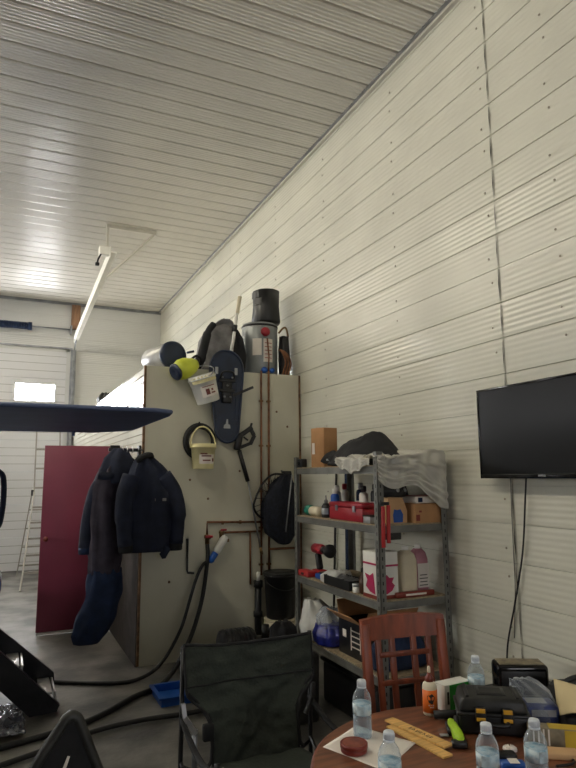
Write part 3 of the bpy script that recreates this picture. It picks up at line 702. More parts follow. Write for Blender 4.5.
o.prism([(-.035, .0), (.035, .0), (.03, .035), (.012, .04), (.010, .09), (-.004, .09), (-.012, .045), (-.03, .03)], -.017, -.014, lambda u, v, q: (sx + .01 + u, sy + q, sz + .135 + v)); o.build('emblem', M['silver'], t)
o = MB()
for k in (-1, 1): o.box((sx + k * .10, sy - .016, sz + .70), (.03, .008, .07), 0, .003)
o.tube([(sx, sy, sz + .86), (sx, FY + .06, sz + .93)], .006); o.build('reflector', M['silver'], t)

t = thing('landing_net', 'dark fishing net with a bent hoop hanging on the cream wall beside the steel shelves', 'net', (2.50, FY - .12, 1.3))
o = MB()
hoop = sm_path([(2.50, FY - .15, 1.665), (2.38, FY - .15, 1.66), (2.27, FY - .15, 1.56), (2.185, FY - .16, 1.38), (2.23, FY - .15, 1.28), (2.30, FY - .15, 1.24)])
o.tube(hoop, .011); o.tube(sm_path([(2.50, FY - .15, 1.665), (2.60, FY - .13, 1.55), (2.63, FY - .13, 1.3)]), .011); o.build('hoop', M['blackmetal'], t)
o = MB(); o.loft([(2.50, FY - .16, 1.00, .05, .05), (2.46, FY - .16, 1.10, .14, .07), (2.45, FY - .16, 1.22, .17, .085), (2.45, FY - .16, 1.40, .17, .085), (2.49, FY - .16, 1.55, .12, .07), (2.53, FY - .16, 1.665, .03, .03)], wr=.025, freq=8, seed=5); o.build('netting', M['net'], t)
# open mesh between hoop and bag
o = MB()
for k in range(9):
    p0 = hoop[4 + k * 3]; o.tube([p0, (2.40 - .004 * k, FY - .125, 1.56 - .03 * k)], .0028, n=4)
    o.tube([(2.44 - .02 * k, FY - .15, 1.645 - .01 * k), (2.30 - .004 * k, FY - .15, 1.27)], .0026, n=4)
o.build('mesh_cords', M['net'], t)
o = MB(); o.tube([(2.54, FY - .27, 1.66), (2.47, FY - .265, 1.12)], .007); o.build('handle_rod', M['steel'], t)
o = MB(); o.box((2.545, FY - .13, 1.67), (.09, .07, .055), 0, .012); o.tube([(2.55, FY - .1, 1.68), (2.55, FY + .006, 1.70)], .008); o.build('clamp', M['black'], t)

t = thing('white_pail', 'grubby white pail standing on the floor under the black pail', 'bucket', (2.43, 5.46, 0))
o = MB(); o.lathe(bucket_prof(.135, .150, .32), (2.435, 5.46, 0), n=28); o.lathe([(.001, .318), (.155, .318), (.158, .325), (.155, .332), (.001, .332)], (2.435, 5.46, 0), n=28); o.build('bucket_body', M['cream'], t)
t = thing('black_pail', 'black plastic pail stacked on the white pail below the fishing net', 'bucket', (2.43, 5.46, .332))
o = MB(); o.lathe(bucket_prof(.128, .152, .42), (2.435, 5.46, .333), n=28); o.build('bucket_body', M['black'], t)
o = MB(); o.tube([(2.435 + .165 * math.cos(a), 5.46 + .165 * math.sin(a), .70 - .10 * abs(math.sin(a))) for a in [-PI + PI * i / 16 for i in range(17)]], .003); o.build('wire_handle', M['grimy'], t)
o = MB(); o.lathe([(.162, .40), (.168, .405), (.162, .42)], (2.435, 5.46, .333), n=28); o.build('rim', M['grimy'], t)

# ------------------------------------------------------------------ coats at the corner
t = thing('coat_rack', 'small black bracket arm on the striped wall that carries the coats', 'bracket', (1.1, 5.75, 1.85))
o = MB(); o.box((BX - .02, 5.78, 1.86), (.02, .10, .16), 0, .004); o.bar((BX - .02, 5.80, 1.90), (.86, 5.80, 1.90), .03, .03); o.bar((BX - .02, 5.80, 1.78), (.95, 5.80, 1.89), .02, .02); o.build('bracket', M['blackmetal'], t)
o = MB(); o.box((.93, 5.87, 1.90), (.09, .012, .09), 0, .003); o.build('end_plate', M['blackmetal'], t)
for k, x in enumerate((.98, 1.02, 1.07)):
    o = MB(); o.tube(sm_path([(x, 5.80, 1.91), (x, 5.77, 1.93), (x, 5.74, 1.90), (x, 5.75, 1.87)]), .005); o.build('wire_hook', M['chrome'], t)

t = thing('hooded_coverall', 'long dark coverall with mauve-grey torso and blue lower legs hanging by the red door', 'coverall', (.82, 5.8, .2))
cy = 5.80
o = MB(); o.loft([(.86, cy, .80, .13, .085), (.87, cy, 1.05, .15, .10), (.87, cy, 1.30, .155, .10), (.88, cy, 1.55, .15, .10), (.92, cy, 1.72, .13, .09), (.94, cy, 1.80, .07, .06)], wr=.026, freq=7, seed=2); o.build('torso', M['mauve'], t)
o = MB(); o.loft([(.735, cy - .03, .225, .10, .06), (.755, cy - .03, .30, .145, .075), (.80, cy - .03, .42, .15, .08), (.855, cy - .02, .62, .145, .085), (.875, cy - .02, .76, .14, .085), (.87, cy, .84, .12, .08)], wr=.028, freq=6, seed=6); o.build('lower_leg', M['navyblue'], t)
o = MB(); o.loft([(.945, cy - .02, 1.60, .14, .10), (.94, cy - .02, 1.70, .155, .11), (.945, cy - .02, 1.82, .12, .09), (.96, cy - .02, 1.91, .05, .04)], wr=.022, seed=9); o.tube(sm_path([(.95, cy - .07, 1.71), (.86, cy - .09, 1.66), (.77, cy - .07, 1.67)]), .038); o.build('hood', M['navy'], t)
o = MB(); o.tube(sm_path([(.84, cy + .03, 1.66), (.76, cy + .04, 1.50), (.715, cy + .05, 1.25), (.70, cy + .05, 1.02)], 5), [.065] * 16, n=12); sl = o.build('sleeve', M['navy'], t)
o = MB(); o.lathe([(.062, 0), (.064, .06), (.05, .07)], (.70, cy + .05, .97), n=14); o.build('cuff', M['navyblue'], sl)

t = thing('winter_jacket', 'wide navy winter jacket hanging over the front corner of the cream wall', 'jacket', (1.2, 5.55, 1.0))
jy = 5.545
o = MB(); o.loft([(1.18, jy, 1.00, .20, .075), (1.19, jy, 1.10, .225, .09), (1.20, jy, 1.30, .23, .10), (1.21, jy, 1.50, .22, .095), (1.20, jy, 1.66, .18, .085), (1.165, jy, 1.77, .10, .07), (1.14, jy, 1.84, .04, .05)], wr=.03, freq=7, seed=12); o.build('body', M['navy'], t)
for (p, nm) in (([(1.30, jy - .01, 1.66), (1.40, jy - .02, 1.50), (1.44, jy - .03, 1.30), (1.43, jy - .03, 1.06)], 'r'), ([(1.03, jy - .02, 1.66), (.98, jy - .03, 1.48), (.97, jy - .04, 1.28), (.99, jy - .04, 1.06)], 'l')):
    o = MB(); o.tube(sm_path(p, 5), [.085] * 6 + [.082] * 5 + [.068] * 5, n=14); sl = o.build('sleeve', M['navy'], t)
    o = MB(); q = Vector(p[-1]); o.lathe([(.055, -.06), (.062, -.05), (.064, .01), (.05, .015)], q, (0, 0, 1), 14); o.build('cuff', M['blackcloth'], sl)
o = MB(); o.tube([(1.36, jy - .05, 1.03), (1.31, jy - .05, .955), (1.30, jy - .05, .95)], [.03, .035, .02]); o.build('belt_end', M['navy'], t)
o = MB(); o.tube(sm_path([(1.07, jy - .03, 1.79), (1.12, jy - .06, 1.83), (1.18, jy - .05, 1.84), (1.20, jy + .02, 1.80)]), .030); o.tube([(1.14, jy + .0, 1.83), (1.14, jy + .07, 1.89), (1.12, jy + .12, 1.90)], .006); o.build('collar', M['blackcloth'], t)
o = MB(); o.box((1.27, jy - .105, 1.45), (.10, .006, .025), 0, .002); o.build('chest_patch', M['greycloth'], t)

# ------------------------------------------------------------------ TV
t = thing('television', 'large flat black television mounted on the right wall', 'television', (2.68, 2.45, 1.9))
o = MB(); o.box((2.693, 2.445, 1.897), (.045, .98, .545), 0, .008); o.box((2.668, 2.445, 2.163), (.012, .98, .014), 0, .003); o.box((2.668, 2.445, 1.638), (.012, .98, .026), 0, .003); o.box((2.668, 2.929, 1.897), (.012, .014, .545), 0, .003); o.box((2.668, 1.961, 1.897), (.012, .014, .545), 0, .003); tv = o.build('housing', M['gloss'], t)
o = MB(); o.box((2.669, 2.445, 1.904), (.006, .955, .510)); o.build('screen', M['screen'], t)
o = MB()
for k in range(6): o.box((2.6612, 2.480 - k * .0085, 1.640), (.001, .0062, .009))
o.build('maker_mark', M['silver'], t)
o = MB(); o.box((2.735, 2.445, 1.9), (.050, .30, .30)); o.build('wall_bracket', M['blackmetal'], t)
def cord(name, label, pts, r=.004, m=None):
    o = MB(); o.tube(sm_path(pts, 6), r, n=6); return tag(o.build(name, m or M['black']), label, 'cable')
cord('power_cable', 'black cable hanging from the television down the wall to the black speaker', [(2.75, 2.655, 1.64), (2.745, 2.67, 1.50), (2.75, 2.72, 1.2), (2.745, 2.80, .9), (2.75, 2.88, .66), (2.745, 2.90, .45)], .0055)
cord('cable_shadow', 'thin grey strand on the wall, modelled shadow left of the black television cable', [(2.762, 2.79, 1.66), (2.764, 2.80, 1.4), (2.764, 2.805, 1.15), (2.764, 2.81, .97), (2.764, 2.84, .7)], .0026, M['printgrey'])  # grey strand modelled in place of the cable's faint shadow

# ------------------------------------------------------------------ steel shelf unit
SX0, SX1, SY0, SY1 = 2.165, 2.705, 3.325, 4.56
LV = (.415, .870, 1.335, 1.715)
t = thing('shelf_unit', 'grey steel four-tier shelf unit crowded with shop supplies against the right wall', 'shelf', (2.43, 3.94, 0))
for x, y, a, bb in ((SX0, SY0, 1, 1), (SX1, SY0, -1, 1), (SX0, SY1, 1, -1), (SX1, SY1, -1, -1)):
    o = MB(); o.box((x, y + bb * .02, .905), (.004, .044, 1.79)); o.box((x + a * .02, y, .905), (.044, .004, 1.79)); o.box((x + a * .02, y + bb * .02, .006), (.05, .05, .012))
    for k in range(34): o.box((x + a * .02, y - bb * .0022, .08 + k * .05), (.008, .001, .022), 1)
    for k in range(34): o.box((x - a * .0022, y + bb * .02, .08 + k * .05), (.001, .008, .022), 1)
    o.build('post', [M['rack'], M['blackmetal']], t)
for z in LV:
    o = MB()
    for x in (SX0 + .012, SX1 - .012): o.box((x, (SY0 + SY1) / 2, z - .030), (.016, SY1 - SY0 - .01, .045), 0, .003); 
    for x in (SX0 + .004, ): o.box((x, (SY0 + SY1) / 2, z - .012), (.008, SY1 - SY0 - .01, .008)); o.box((x, (SY0 + SY1) / 2, z - .05), (.008, SY1 - SY0 - .01, .008))
    for y in (SY0 + .012, SY1 - .012): o.box(((SX0 + SX1) / 2, y, z - .030), (SX1 - SX0 - .02, .016, .045), 0, .003)
    sh = o.build('shelf', M['rack'], t)
    o = MB(); o.box(((SX0 + SX1) / 2, (SY0 + SY1) / 2, z - .006), (SX1 - SX0 - .03, SY1 - SY0 - .03, .012)); o.build('deck_board', M['particle'], sh)
o = MB(); o.bar((2.743, 4.74, .0), (2.752, 4.72, 1.74), .045, .012, 0, up=(1, 0, 0)); tag(o.build('flat_bar', M['navyblue']), 'dark flat bar leaning on the wall behind the steel shelves', 'bar')
o = MB(); o.tube([(2.735, 5.0, 0), (2.752, 4.90, 1.72)], .011); tag(o.build('thin_rod', M['black']), 'thin black rod leaning on the wall behind the far end of the shelves', 'rod')

Z1, Z2, Z3, Z4 = LV[3], LV[2], LV[1], LV[0]
def carton(name, label, c, d, m, rz=0, flaps=False, z0=None):
    t = thing(name, label, 'box', (c[0], c[1], c[2]))
    o = MB(); R = Matrix.Rotation(rz, 4, 'Z')
    o.box((c[0], c[1], c[2] + d[2] / 2), d, 0, .002, R); o.build('carton_body', m, t)
    return t, R
t, R = carton('cardboard_box', 'plain brown upright cardboard box at the far end of the top shelf', (2.345, 4.37, Z1), (.145, .155, .315), M['cardboard'], .25)
o = MB(); o.box((2.345, 4.37, Z1 + .316), (.152, .03, .002), 0, 0, R); o.build('tape', M['cardboard2'], t)
o = MB(); p_ = Matrix.Translation((2.345, 4.37, Z1 + .15)) @ R @ Vector((-.0765, .045, 0)); o.box(p_, (.002, .03, .09), 0, 0, R); o.build('white_sticker', M['paper'], t)
t = thing('camera_box', 'small black box on the end corner of the top shelf', 'box', (2.205, 4.52, Z1))
o = MB(); o.box((2.205, 4.50, Z1 + .035), (.06, .08, .07), 0, .008); o.build('case', M['black'], t)
o = MB(); o.lathe([(.016, 0), (.016, .012), (.010, .014)], (2.174, 4.49, Z1 + .035), (-1, 0, 0), 12); o.build('knob', M['blackmetal'], t)

# black clothing heap on top shelf
t = thing('folded_jacket', 'black garment piled in a flat heap across the top shelf', 'clothing', (2.4, 4.0, Z1))
def heap(u, v):
    a = u * 2 * PI; r = v
    x = 2.42 + .24 * r * math.cos(a); y = 3.85 + .42 * r * math.sin(a) + .03 * math.sin(a * 5) * r
    g = .085 * math.exp(-((y - 4.05) / .18) ** 2 - ((x - 2.40) / .2) ** 2) + .13 * math.exp(-((y - 3.72) / .17) ** 2 - ((x - 2.43) / .18) ** 2) + .11
    h = (1 - r ** 3) * g + (.035 * fold((x, y, 0), 1, 8) + .015 * fold((x, y, 3), 1, 22)) * (1 - r ** 3)
    return (x, y, Z1 + .012 + max(0, h))
o = MB(); o.grid(heap, 56, 22, .010); o.build('heap_body', M['blackcloth'], t)
o = MB(); o.grid(lambda u, v: (2.30 - .08 * v + .02 * math.sin(u * 9), 4.20 - .34 * u, Z1 + .11 - .07 * v + .015 * math.sin(u * 12 + v * 3)), 14, 6, .012); o.build('sleeve_fold', M['blackcloth'], t)
o = MB(); o.box((2.212, 4.06, Z1 + .052), (.012, .05, .014), 0, .001); o.build('pale_print', M['silver'], t)

# cloudy plastic sheet over the near end
def drape(u, v):
    # u across y (0 far .. 1 near, then hanging over the near end), v across x
    L = u * .92
    x = 2.15 + .555 * v
    yst = 3.84 - .06 * math.sin(v * 9)
    cr = .020 * fold((x * 3, u * 9, 1), 1, 3) + .010 * fold((x * 7, u * 22, 5), 1, 3)
    if L < .50: y = yst - L; z = Z1 + .055 + .04 * fold((x * 2, y * 3, 1), 1, 3.2) + .035 * math.exp(-((v - .8) / .35) ** 2) * min(1, L * 5) + cr
    else:
        q = L - .50
        y = SY0 - .026 - .010 * math.sin(v * 23 + q * 5) + .8 * cr * min(1, q * 8); z = Z1 + .062 + cr * max(0, 1 - q * 5) + .035 * math.exp(-((v - .8) / .35) ** 2) * max(0, 1 - q * 5) - q * (.36 + .36 * v + .08 * math.sin(v * 9) + .10 * max(0, v - .7) * 3)
    return (x, y, z)
t = thing('plastic_drape', 'crumpled cloudy plastic sheet draped over the near end of the top shelf', 'plastic sheet', (2.43, 3.4, Z1))
o = MB(); o.grid(drape, 70, 60, .002); o.build('sheet', M['sheet'], t)
def drape2(u, v):
    y = 3.84 - .46 * u; s_ = v * .17
    x = 2.158 + (0.06 - s_ if s_ < .06 else -.008 * math.sin(u * 26) - .010 - .01 * fold((u * 9, v * 4, 0)))
    z = Z1 + .055 - max(0, s_ - .05) * (.30 + .45 * math.sin(u * PI) ** 2 + .25 * math.sin(u * 11) ** 2) + .010 * math.sin(u * 20)
    return (x, y, z)
o = MB(); o.grid(drape2, 40, 16, .002); o.build('side_fold', M['sheet'], t)

# second shelf: cans, bottles, toolbox
can_pr = [(.028, 0), (.033, .004), (.033, .145), (.028, .158), (.016, .163), (.016, .168), (.020, .170), (.020, .195), (.014, .2)]
def spray_can(x, y, label, body, top, h=1.0, z=Z2):
    t = thing('spray_can', label, 'spray can', (x, y, z), 'cans and bottles on the second shelf')
    o = MB(); o.lathe([(r, q * h) for r, q in can_pr[:5]], (x, y, z), n=18); o.build('can_body', body, t)
    o = MB(); o.lathe([(r, q * h) for r, q in can_pr[4:]], (x, y, z), n=18); o.build('can_cap', top, t)
    o = MB(); o.add(*on_cyl(x, y, .0335, PI * .6, PI * 1.5, z + .05 * h, z + .10 * h, 8)); o.build('can_label', M['paper'], t)
    return t
spray_can(2.255, 4.045, 'short blue spray can standing left of the red toolbox', M['blue'], M['white'], 1.1)
spray_can(2.32, 4.13, 'silver spray can with white cap behind the small dark bottle', M['silver'], M['white'], 1.2)
spray_can(2.44, 4.22, 'tall pale spray can, leftmost of those at the back of the second shelf', M['white'], M['redpl'], 1.25)
spray_can(2.39, 3.90, 'dark blue spray can with silver top behind the left end of the red toolbox', M['navyblue'], M['silver'], 1.3)
spray_can(2.47, 3.83, 'dark spray can at the back of the second shelf behind the middle of the toolbox', M['black'], M['grimy'], 1.25)
spray_can(2.33, 3.76, 'white spray can with black print standing behind the red toolbox', M['white'], M['black'], 1.2)
t = thing('dark_bottle', 'small dark squeeze bottle between the fallen green-capped bottle and the blue can', 'bottle', (2.24, 4.15, Z2))
o = MB(); o.lathe([(.032, 0), (.034, .01), (.034, .085), (.022, .105)], (2.235, 4.15, Z2), n=16); o.build('bottle_body', M['black'], t)
o = MB(); o.lathe([(.014, .105), (.014, .13), (.006, .135), (.004, .165)], (2.235, 4.15, Z2), n=12); o.build('spout', M['greycloth'], t)
o = MB(); o.add(*on_cyl(2.235, 4.15, .0345, PI * .7, PI * 1.5, Z2 + .025, Z2 + .07)); o.build('bottle_label', M['silver'], t)
t = thing('fallen_bottle', 'pale green-capped bottle lying at the far end of the second shelf', 'bottle', (2.24, 4.35, Z2))
o = MB(); o.lathe([(.034, 0), (.038, .01), (.038, .15), (.03, .17)], (2.235, 4.24, Z2 + .038), (0.05, 1, 0), 16); o.build('bottle_body', M['cream'], t)
o = MB(); o.lathe([(.030, .17), (.040, .175), (.040, .235), (.035, .24)], (2.235, 4.24, Z2 + .041), (0.05, 1, 0), 16); o.build('bottle_cap', M['teal'], t)
t = thing('red_toolbox', 'red metal toolbox lying along the front of the second shelf', 'toolbox', (2.27, 3.80, Z2))
o = MB(); o.box((2.265, 3.79, Z2 + .045), (.15, .46, .09), 0, .008); o.build('box_body', M['redpl'], t)
o = MB(); o.box((2.265, 3.79, Z2 + .108), (.156, .465, .035), 0, .010); o.build('lid', M['redpl'], t)
o = MB(); o.box((2.185, 3.90, Z2 + .085), (.01, .03, .04), 0, .002); o.box((2.185, 3.66, Z2 + .085), (.01, .03, .04), 0, .002); o.build('latch', M['steel'], t)
t = thing('spanner_tin', 'small grey tin lying at the near end of the red toolbox', 'tin', (2.24, 3.50, Z2))
o = MB(); o.box((2.225, 3.50, Z2 + .022), (.08, .09, .044), 0, .006); o.build('tin_body', M['silver'], t)
o = MB(); o.box((2.225, 3.50, Z2 + .048), (.084, .094, .008), 0, .003); o.build('lid', M['grimy'], t)

t = thing('printed_carton', 'upright pale cardboard carton with blue print at the near end of the second shelf', 'box', (2.38, 3.43, Z2))
o = MB(); o.prism([(2.30, 0), (2.452, 0), (2.455, .08), (2.42, .165), (2.305, .17)], 3.42, 3.55, lambda u, v, q: (u, q, Z2 + v)); o.build('carton_body', M['cardboard2'], t)
o = MB(); o.prism([(2.345, .005), (2.415, .005), (2.42, .055), (2.40, .09), (2.375, .085), (2.35, .09), (2.34, .05)], 3.417, 3.419, lambda u, v, q: (u, q, Z2 + v)); o.build('blue_print', M['blue'], t)
t = thing('black_bundle', 'black rounded cap-like bundle perched on the blue-printed carton', 'cap', (2.37, 3.48, Z2 + .17))
o = MB(); o.loft([(2.37, 3.48, Z2 + .172, .10, .09), (2.37, 3.48, Z2 + .21, .11, .10), (2.365, 3.48, Z2 + .26, .08, .08), (2.36, 3.48, Z2 + .285, .03, .03)], wr=.010, freq=6, seed=21, p=2); o.build('crown', M['black'], t)
o = MB(); o.lathe([(.012, 0), (.012, .008)], (2.36, 3.385, Z2 + .215), (0, -1, 0), 10); o.lathe([(.012, 0), (.012, .008)], (2.42, 3.395, Z2 + .215), (0, -1, 0), 10); o.build('snap', M['silver'], t)
t, R = carton('cardboard_box', 'low brown cardboard box at the near wall corner of the second shelf', (2.575, 3.45, Z2), (.21, .20, .125), M['cardboard'], 0)
o = MB(); o.box((2.49, 3.349, Z2 + .035), (.03, .002, .04)); o.box((2.51, 3.349, Z2 + .075), (.02, .002, .012)); o.build('orange_print', M['tin'], t)
t = thing('paper_packet', 'white and blue printed packet lying on the low brown cardboard box', 'packet', (2.57, 3.42, Z2 + .126))
o = MB(); o.box((2.585, 3.44, Z2 + .150), (.20, .16, .046), 0, .008); o.build('packet_body', M['paper'], t)
o = MB(); o.box((2.52, 3.359, Z2 + .150), (.035, .002, .030)); o.box((2.655, 3.359, Z2 + .15), (.03, .002, .034)); o.build('blue_print', M['navyblue'], t)
o = MB(); o.box((2.585, 3.44, Z2 + .175), (.21, .15, .006), 0, 0, .08); o.build('red_cover', M['tin'], t)

t = thing('cable_loop', 'black cable coiled in a loop standing behind the red toolbox', 'cable', (2.50, 3.66, Z2))
o = MB()
for k in range(3): o.tube([(2.54 + .008 * k, 3.66 + (.13 - .012 * k) * math.cos(a), Z2 + .15 + (.13 - .012 * k) * math.sin(a)) for a in [2 * PI * i / 28 for i in range(28)]], .010, closed=True)
o.build('coil', M['rubber'], t)
o = MB(); o.loft([(2.50, 3.66, Z2 + .0, .04, .12), (2.49, 3.66, Z2 + .12, .045, .12), (2.49, 3.66, Z2 + .20, .03, .08)], wr=.02, freq=6, seed=31)
tag(o.build('camo_cloth', M['olive']), 'olive brown crumpled rag behind the red toolbox on the second shelf', 'rag')

t = thing('red_clamp', 'pair of slim red bar clamps hanging on the near front post of the shelves', 'clamp', (2.2, SY0 - .03, 1.35))
for x, z0, z1 in ((2.183, 1.20, 1.455), (2.222, 1.225, 1.46)):
    o = MB(); o.bar((x, SY0 - .022, z0), (x + .004, SY0 - .022, z1), .024, .014, 0, up=(0, 1, 0), bev=.003); o.build('clamp_bar', M['brightred'], t)
o = MB(); o.box((2.20, SY0 - .016, 1.47), (.07, .02, .02), 0, .004); o.build('hook', M['black'], t)
t = thing('padlock', 'small black latch block on the near shelf edge below the second shelf', 'latch', (2.3, SY0, 1.26))
o = MB(); o.box((2.285, SY0 + .03, 1.262), (.11, .05, .045), 0, .006); o.build('latch_body', M['black'], t)
o = MB(); o.tube([(2.25, SY0 + .03, 1.285), (2.25, SY0 + .03, 1.30), (2.32, SY0 + .03, 1.30), (2.32, SY0 + .03, 1.285)], .005); o.build('shackle', M['steel'], t)

# third shelf
t = thing('cordless_drill', 'red and black cordless drill standing on its battery on the third shelf', 'drill', (2.31, 4.36, Z3))
o = MB(); o.box((2.30, 4.39, Z3 + .025), (.085, .12, .05), 0, .012); o.build('battery', M['brightred'], t)
o = MB(); o.bar((2.30, 4.385, Z3 + .05), (2.30, 4.42, Z3 + .17), .04, .05, 0, up=(1, 0, 0), bev=.012); o.build('grip', M['black'], t)
o = MB(); o.lathe([(.02, -.09), (.038, -.08), (.040, .03), (.034, .06)], (2.30, 4.39, Z3 + .205), (0, -1, 0), 16); o.build('motor_housing', M['redpl'], t)
o = MB(); o.lathe([(.028, .06), (.028, .09), (.02, .12), (.008, .125), (.006, .19)], (2.30, 4.39, Z3 + .205), (0, -1, 0), 14); o.lathe([(.05, .10), (.052, .13), (.045, .135)], (2.30, 4.34, Z3 + .205), (0, -1, 0), 16); o.build('chuck', M['black'], t)
t = thing('blue_charger', 'low blue charger block beside the cordless drill', 'charger', (2.27, 4.25, Z3))
o = MB(); o.box((2.26, 4.25, Z3 + .02), (.10, .12, .04), 0, .012); o.build('case', M['blue'], t)
o = MB(); o.box((2.26, 4.25, Z3 + .045), (.06, .07, .012), 0, .004); o.build('cradle', M['black'], t)
t = thing('red_case', 'flat bright red case at the far front corner of the third shelf', 'case', (2.22, 4.44, Z3))
o = MB(); o.box((2.21, 4.435, Z3 + .022), (.08, .17, .044), 0, .008); o.build('case_body', M['brightred'], t)
o = MB(); o.box((2.168, 4.435, Z3 + .022), (.004, .04, .016)); o.build('latch', M['black'], t)
o = MB(); o.loft([(2.28, 4.10, Z3 + .0, .10, .10), (2.28, 4.10, Z3 + .04, .10, .10), (2.30, 4.08, Z3 + .08, .06, .06)], wr=.02, freq=8, seed=41)
tag(o.build('crumpled_packaging', M['milky']), 'crumpled clear packaging between the blue charger and the black tray', 'packaging')
t = thing('black_tray', 'open black tray of small parts on the front edge of the third shelf', 'tray', (2.25, 3.88, Z3))
o = MB(); zt = Z3
o.box((2.245, 3.90, zt + .005), (.15, .36, .01)); o.box((2.172, 3.90, zt + .035), (.006, .36, .06)); o.box((2.318, 3.90, zt + .035), (.006, .36, .06)); o.box((2.245, 3.722, zt + .035), (.15, .006, .06)); o.box((2.245, 4.078, zt + .035), (.15, .006, .06)); o.box((2.245, 3.90, zt + .03), (.14, .005, .045)); o.build('tray_body', M['black'], t)
for k in range(9):
    y = 3.75 + .036 * k
    o = MB(); o.tube([(2.20, y, zt + .025), (2.29, y + .02, zt + .058)], .012); tag(o.build('socket', M['steel']), 'small steel tool bit lying in the open black tray', 'tool bit', 'tool bits in the black tray')

def jug(name, label, x, y, z, w_, dd, h, body, lab, cap, lh=(.25, .6), handle=True, cat='jug'):
    t = thing(name, label, cat, (x, y, z))
    o = MB(); o.loft([(x, y, z + .002, w_ * .44, dd * .44), (x, y, z + .012, w_ * .5, dd * .5), (x, y, z + h * .70, w_ * .5, dd * .5), (x, y, z + h * .84, w_ * .40, dd * .40), (x, y, z + h * .92, w_ * .2, dd * .22)], n=24, p=4); o.build('jug_body', body, t)
    o = MB(); o.lathe([(w_ * .18, h * .915), (w_ * .18, h * .99), (w_ * .15, h)], (x, y, z), n=16); o.build('cap', cap, t)
    if lab:
        o = MB(); o.box((x, y - dd * .5 - .0005, z + h * (lh[0] + lh[1]) / 2), (w_ * .8, .003, h * (lh[1] - lh[0]))); o.box((x - w_ * .5 - .0005, y, z + h * (lh[0] + lh[1]) / 2), (.003, dd * .8, h * (lh[1] - lh[0]))); lo = o.build('label_panel', lab, t)
        o = MB()
        for k in range(4): o.box((x, y - dd * .5 - .003, z + h * (lh[0] + .05 + .07 * k)), (w_ * (.6 - .08 * (k % 2)), .002, .006))
        o.build('label_print', M['printgrey'], lo)
    return t
jug('jug', 'tall cream jug with white cap in the middle of the near third shelf', 2.455, 3.46, Z3, .13, .11, .31, M['cream'], None, M['white'])
jug('jug', 'pinkish jug with a white label nearest the wall on the third shelf', 2.585, 3.50, Z3, .11, .11, .31, M['pink'], M['paper'], M['white'], (.12, .62))
t = thing('detergent_box', 'white and magenta printed tall carton at the corner of the third shelf', 'box', (2.26, 3.46, Z3))
o = MB(); o.box((2.262, 3.47, Z3 + .145), (.16, .17, .29), 0, .004); o.build('carton_body', M['white'], t)
o = MB(); o.prism([(-.05, -.05), (-.01, -.07), (.03, -.05), (.05, -.02), (.03, .0), (.045, .03), (.01, .03), (-.01, .05), (-.03, .02), (-.055, .01)], -.0015, 0, lambda u, v, q: (2.262 + u, 3.384 + q, Z3 + .10 + v))
o.prism([(-.06, -.08), (.0, -.07), (.05, -.04), (.03, .0), (.06, .04), (.0, .03), (-.04, .05), (-.05, .0)], -.0015, 0, lambda u, v, q: (2.181 + q, 3.47 + u, Z3 + .11 + v)); o.box((2.262, 3.384, Z3 + .205), (.158, .002, .012)); o.box((2.181, 3.47, Z3 + .215), (.002, .16, .012)); o.build('magenta_print', M['magenta'], t)
o = MB(); o.box((2.262, 3.3845, Z3 + .012), (.158, .002, .022)); o.box((2.181, 3.47, Z3 + .012), (.002, .168, .022)); o.build('base_band', M['tin'], t)
t = thing('amber_bottle', 'small dark brown bottle beside the white and magenta carton', 'bottle', (2.22, 3.60, Z3))
o = MB(); o.lathe([(.030, 0), (.034, .006), (.034, .10), (.016, .125), (.016, .14)], (2.225, 3.615, Z3), n=18); o.build('bottle_body', M['amber'], t)
o = MB(); o.lathe([(.019, .138), (.019, .165), (.015, .168)], (2.225, 3.615, Z3), n=14); o.build('cap', M['black'], t)
t = thing('white_tub', 'small white tub at the front edge of the third shelf before the brown bottle', 'tub', (2.20, 3.68, Z3))
o = MB(); o.lathe([(.024, 0), (.026, .004), (.026, .04)], (2.20, 3.675, Z3), n=16); o.build('tub_body', M['white'], t)
o = MB(); o.lathe([(.028, .04), (.028, .055), (.02, .058)], (2.20, 3.675, Z3), n=16); o.build('lid', M['silver'], t)
t = thing('magenta_packet', 'flat magenta packet under the jugs at the front of the third shelf', 'packet', (2.5, 3.37, Z3))
o = MB(); o.box((2.46, 3.378, Z3 + .018), (.30, .035, .035), 0, .008); o.build('packet_body', M['tin'], t)
o = MB(); o.box((2.46, 3.3595, Z3 + .018), (.16, .002, .012)); o.build('pale_print', M['paper'], t)

# bottom shelf
t = thing('plastic_bag', 'milky white plastic bag of blue goods slumped on the bottom shelf', 'bag', (2.27, 4.25, Z4))
o = MB(); o.loft([(2.27, 4.36, Z4 + .012, .12, .13), (2.27, 4.38, Z4 + .10, .13, .15), (2.27, 4.42, Z4 + .20, .10, .11), (2.27, 4.46, Z4 + .27, .05, .05)], wr=.03, freq=6, seed=51); o.build('bag_body', M['milky'], t)
o = MB(); o.loft([(2.27, 4.17, Z4 + .012, .11, .13), (2.27, 4.17, Z4 + .08, .115, .14), (2.27, 4.19, Z4 + .14, .08, .10)], wr=.035, freq=9, seed=57); o.build('blue_goods', M['royal'], t)
o = MB(); o.loft([(2.29, 4.17, Z4 + .13, .11, .12), (2.29, 4.18, Z4 + .19, .10, .11), (2.29, 4.2, Z4 + .25, .04, .05)], wr=.03, freq=9, seed=58); o.build('loose_top', M['bag'], t)
o = MB(); o.box((2.188, 4.40, Z4 + .02), (.03, .12, .03), 0, .006, .1); tag(o.build('orange_strip', M['orange']), 'small orange-red block on the front edge of the bottom shelf', 'block')
t = thing('open_box', 'open brown cardboard box with raised flaps on the bottom shelf', 'box', (2.42, 3.78, Z4))
o = MB(); bx, by, bw_, bd_, bh = 2.44, 3.82, .40, .34, .23
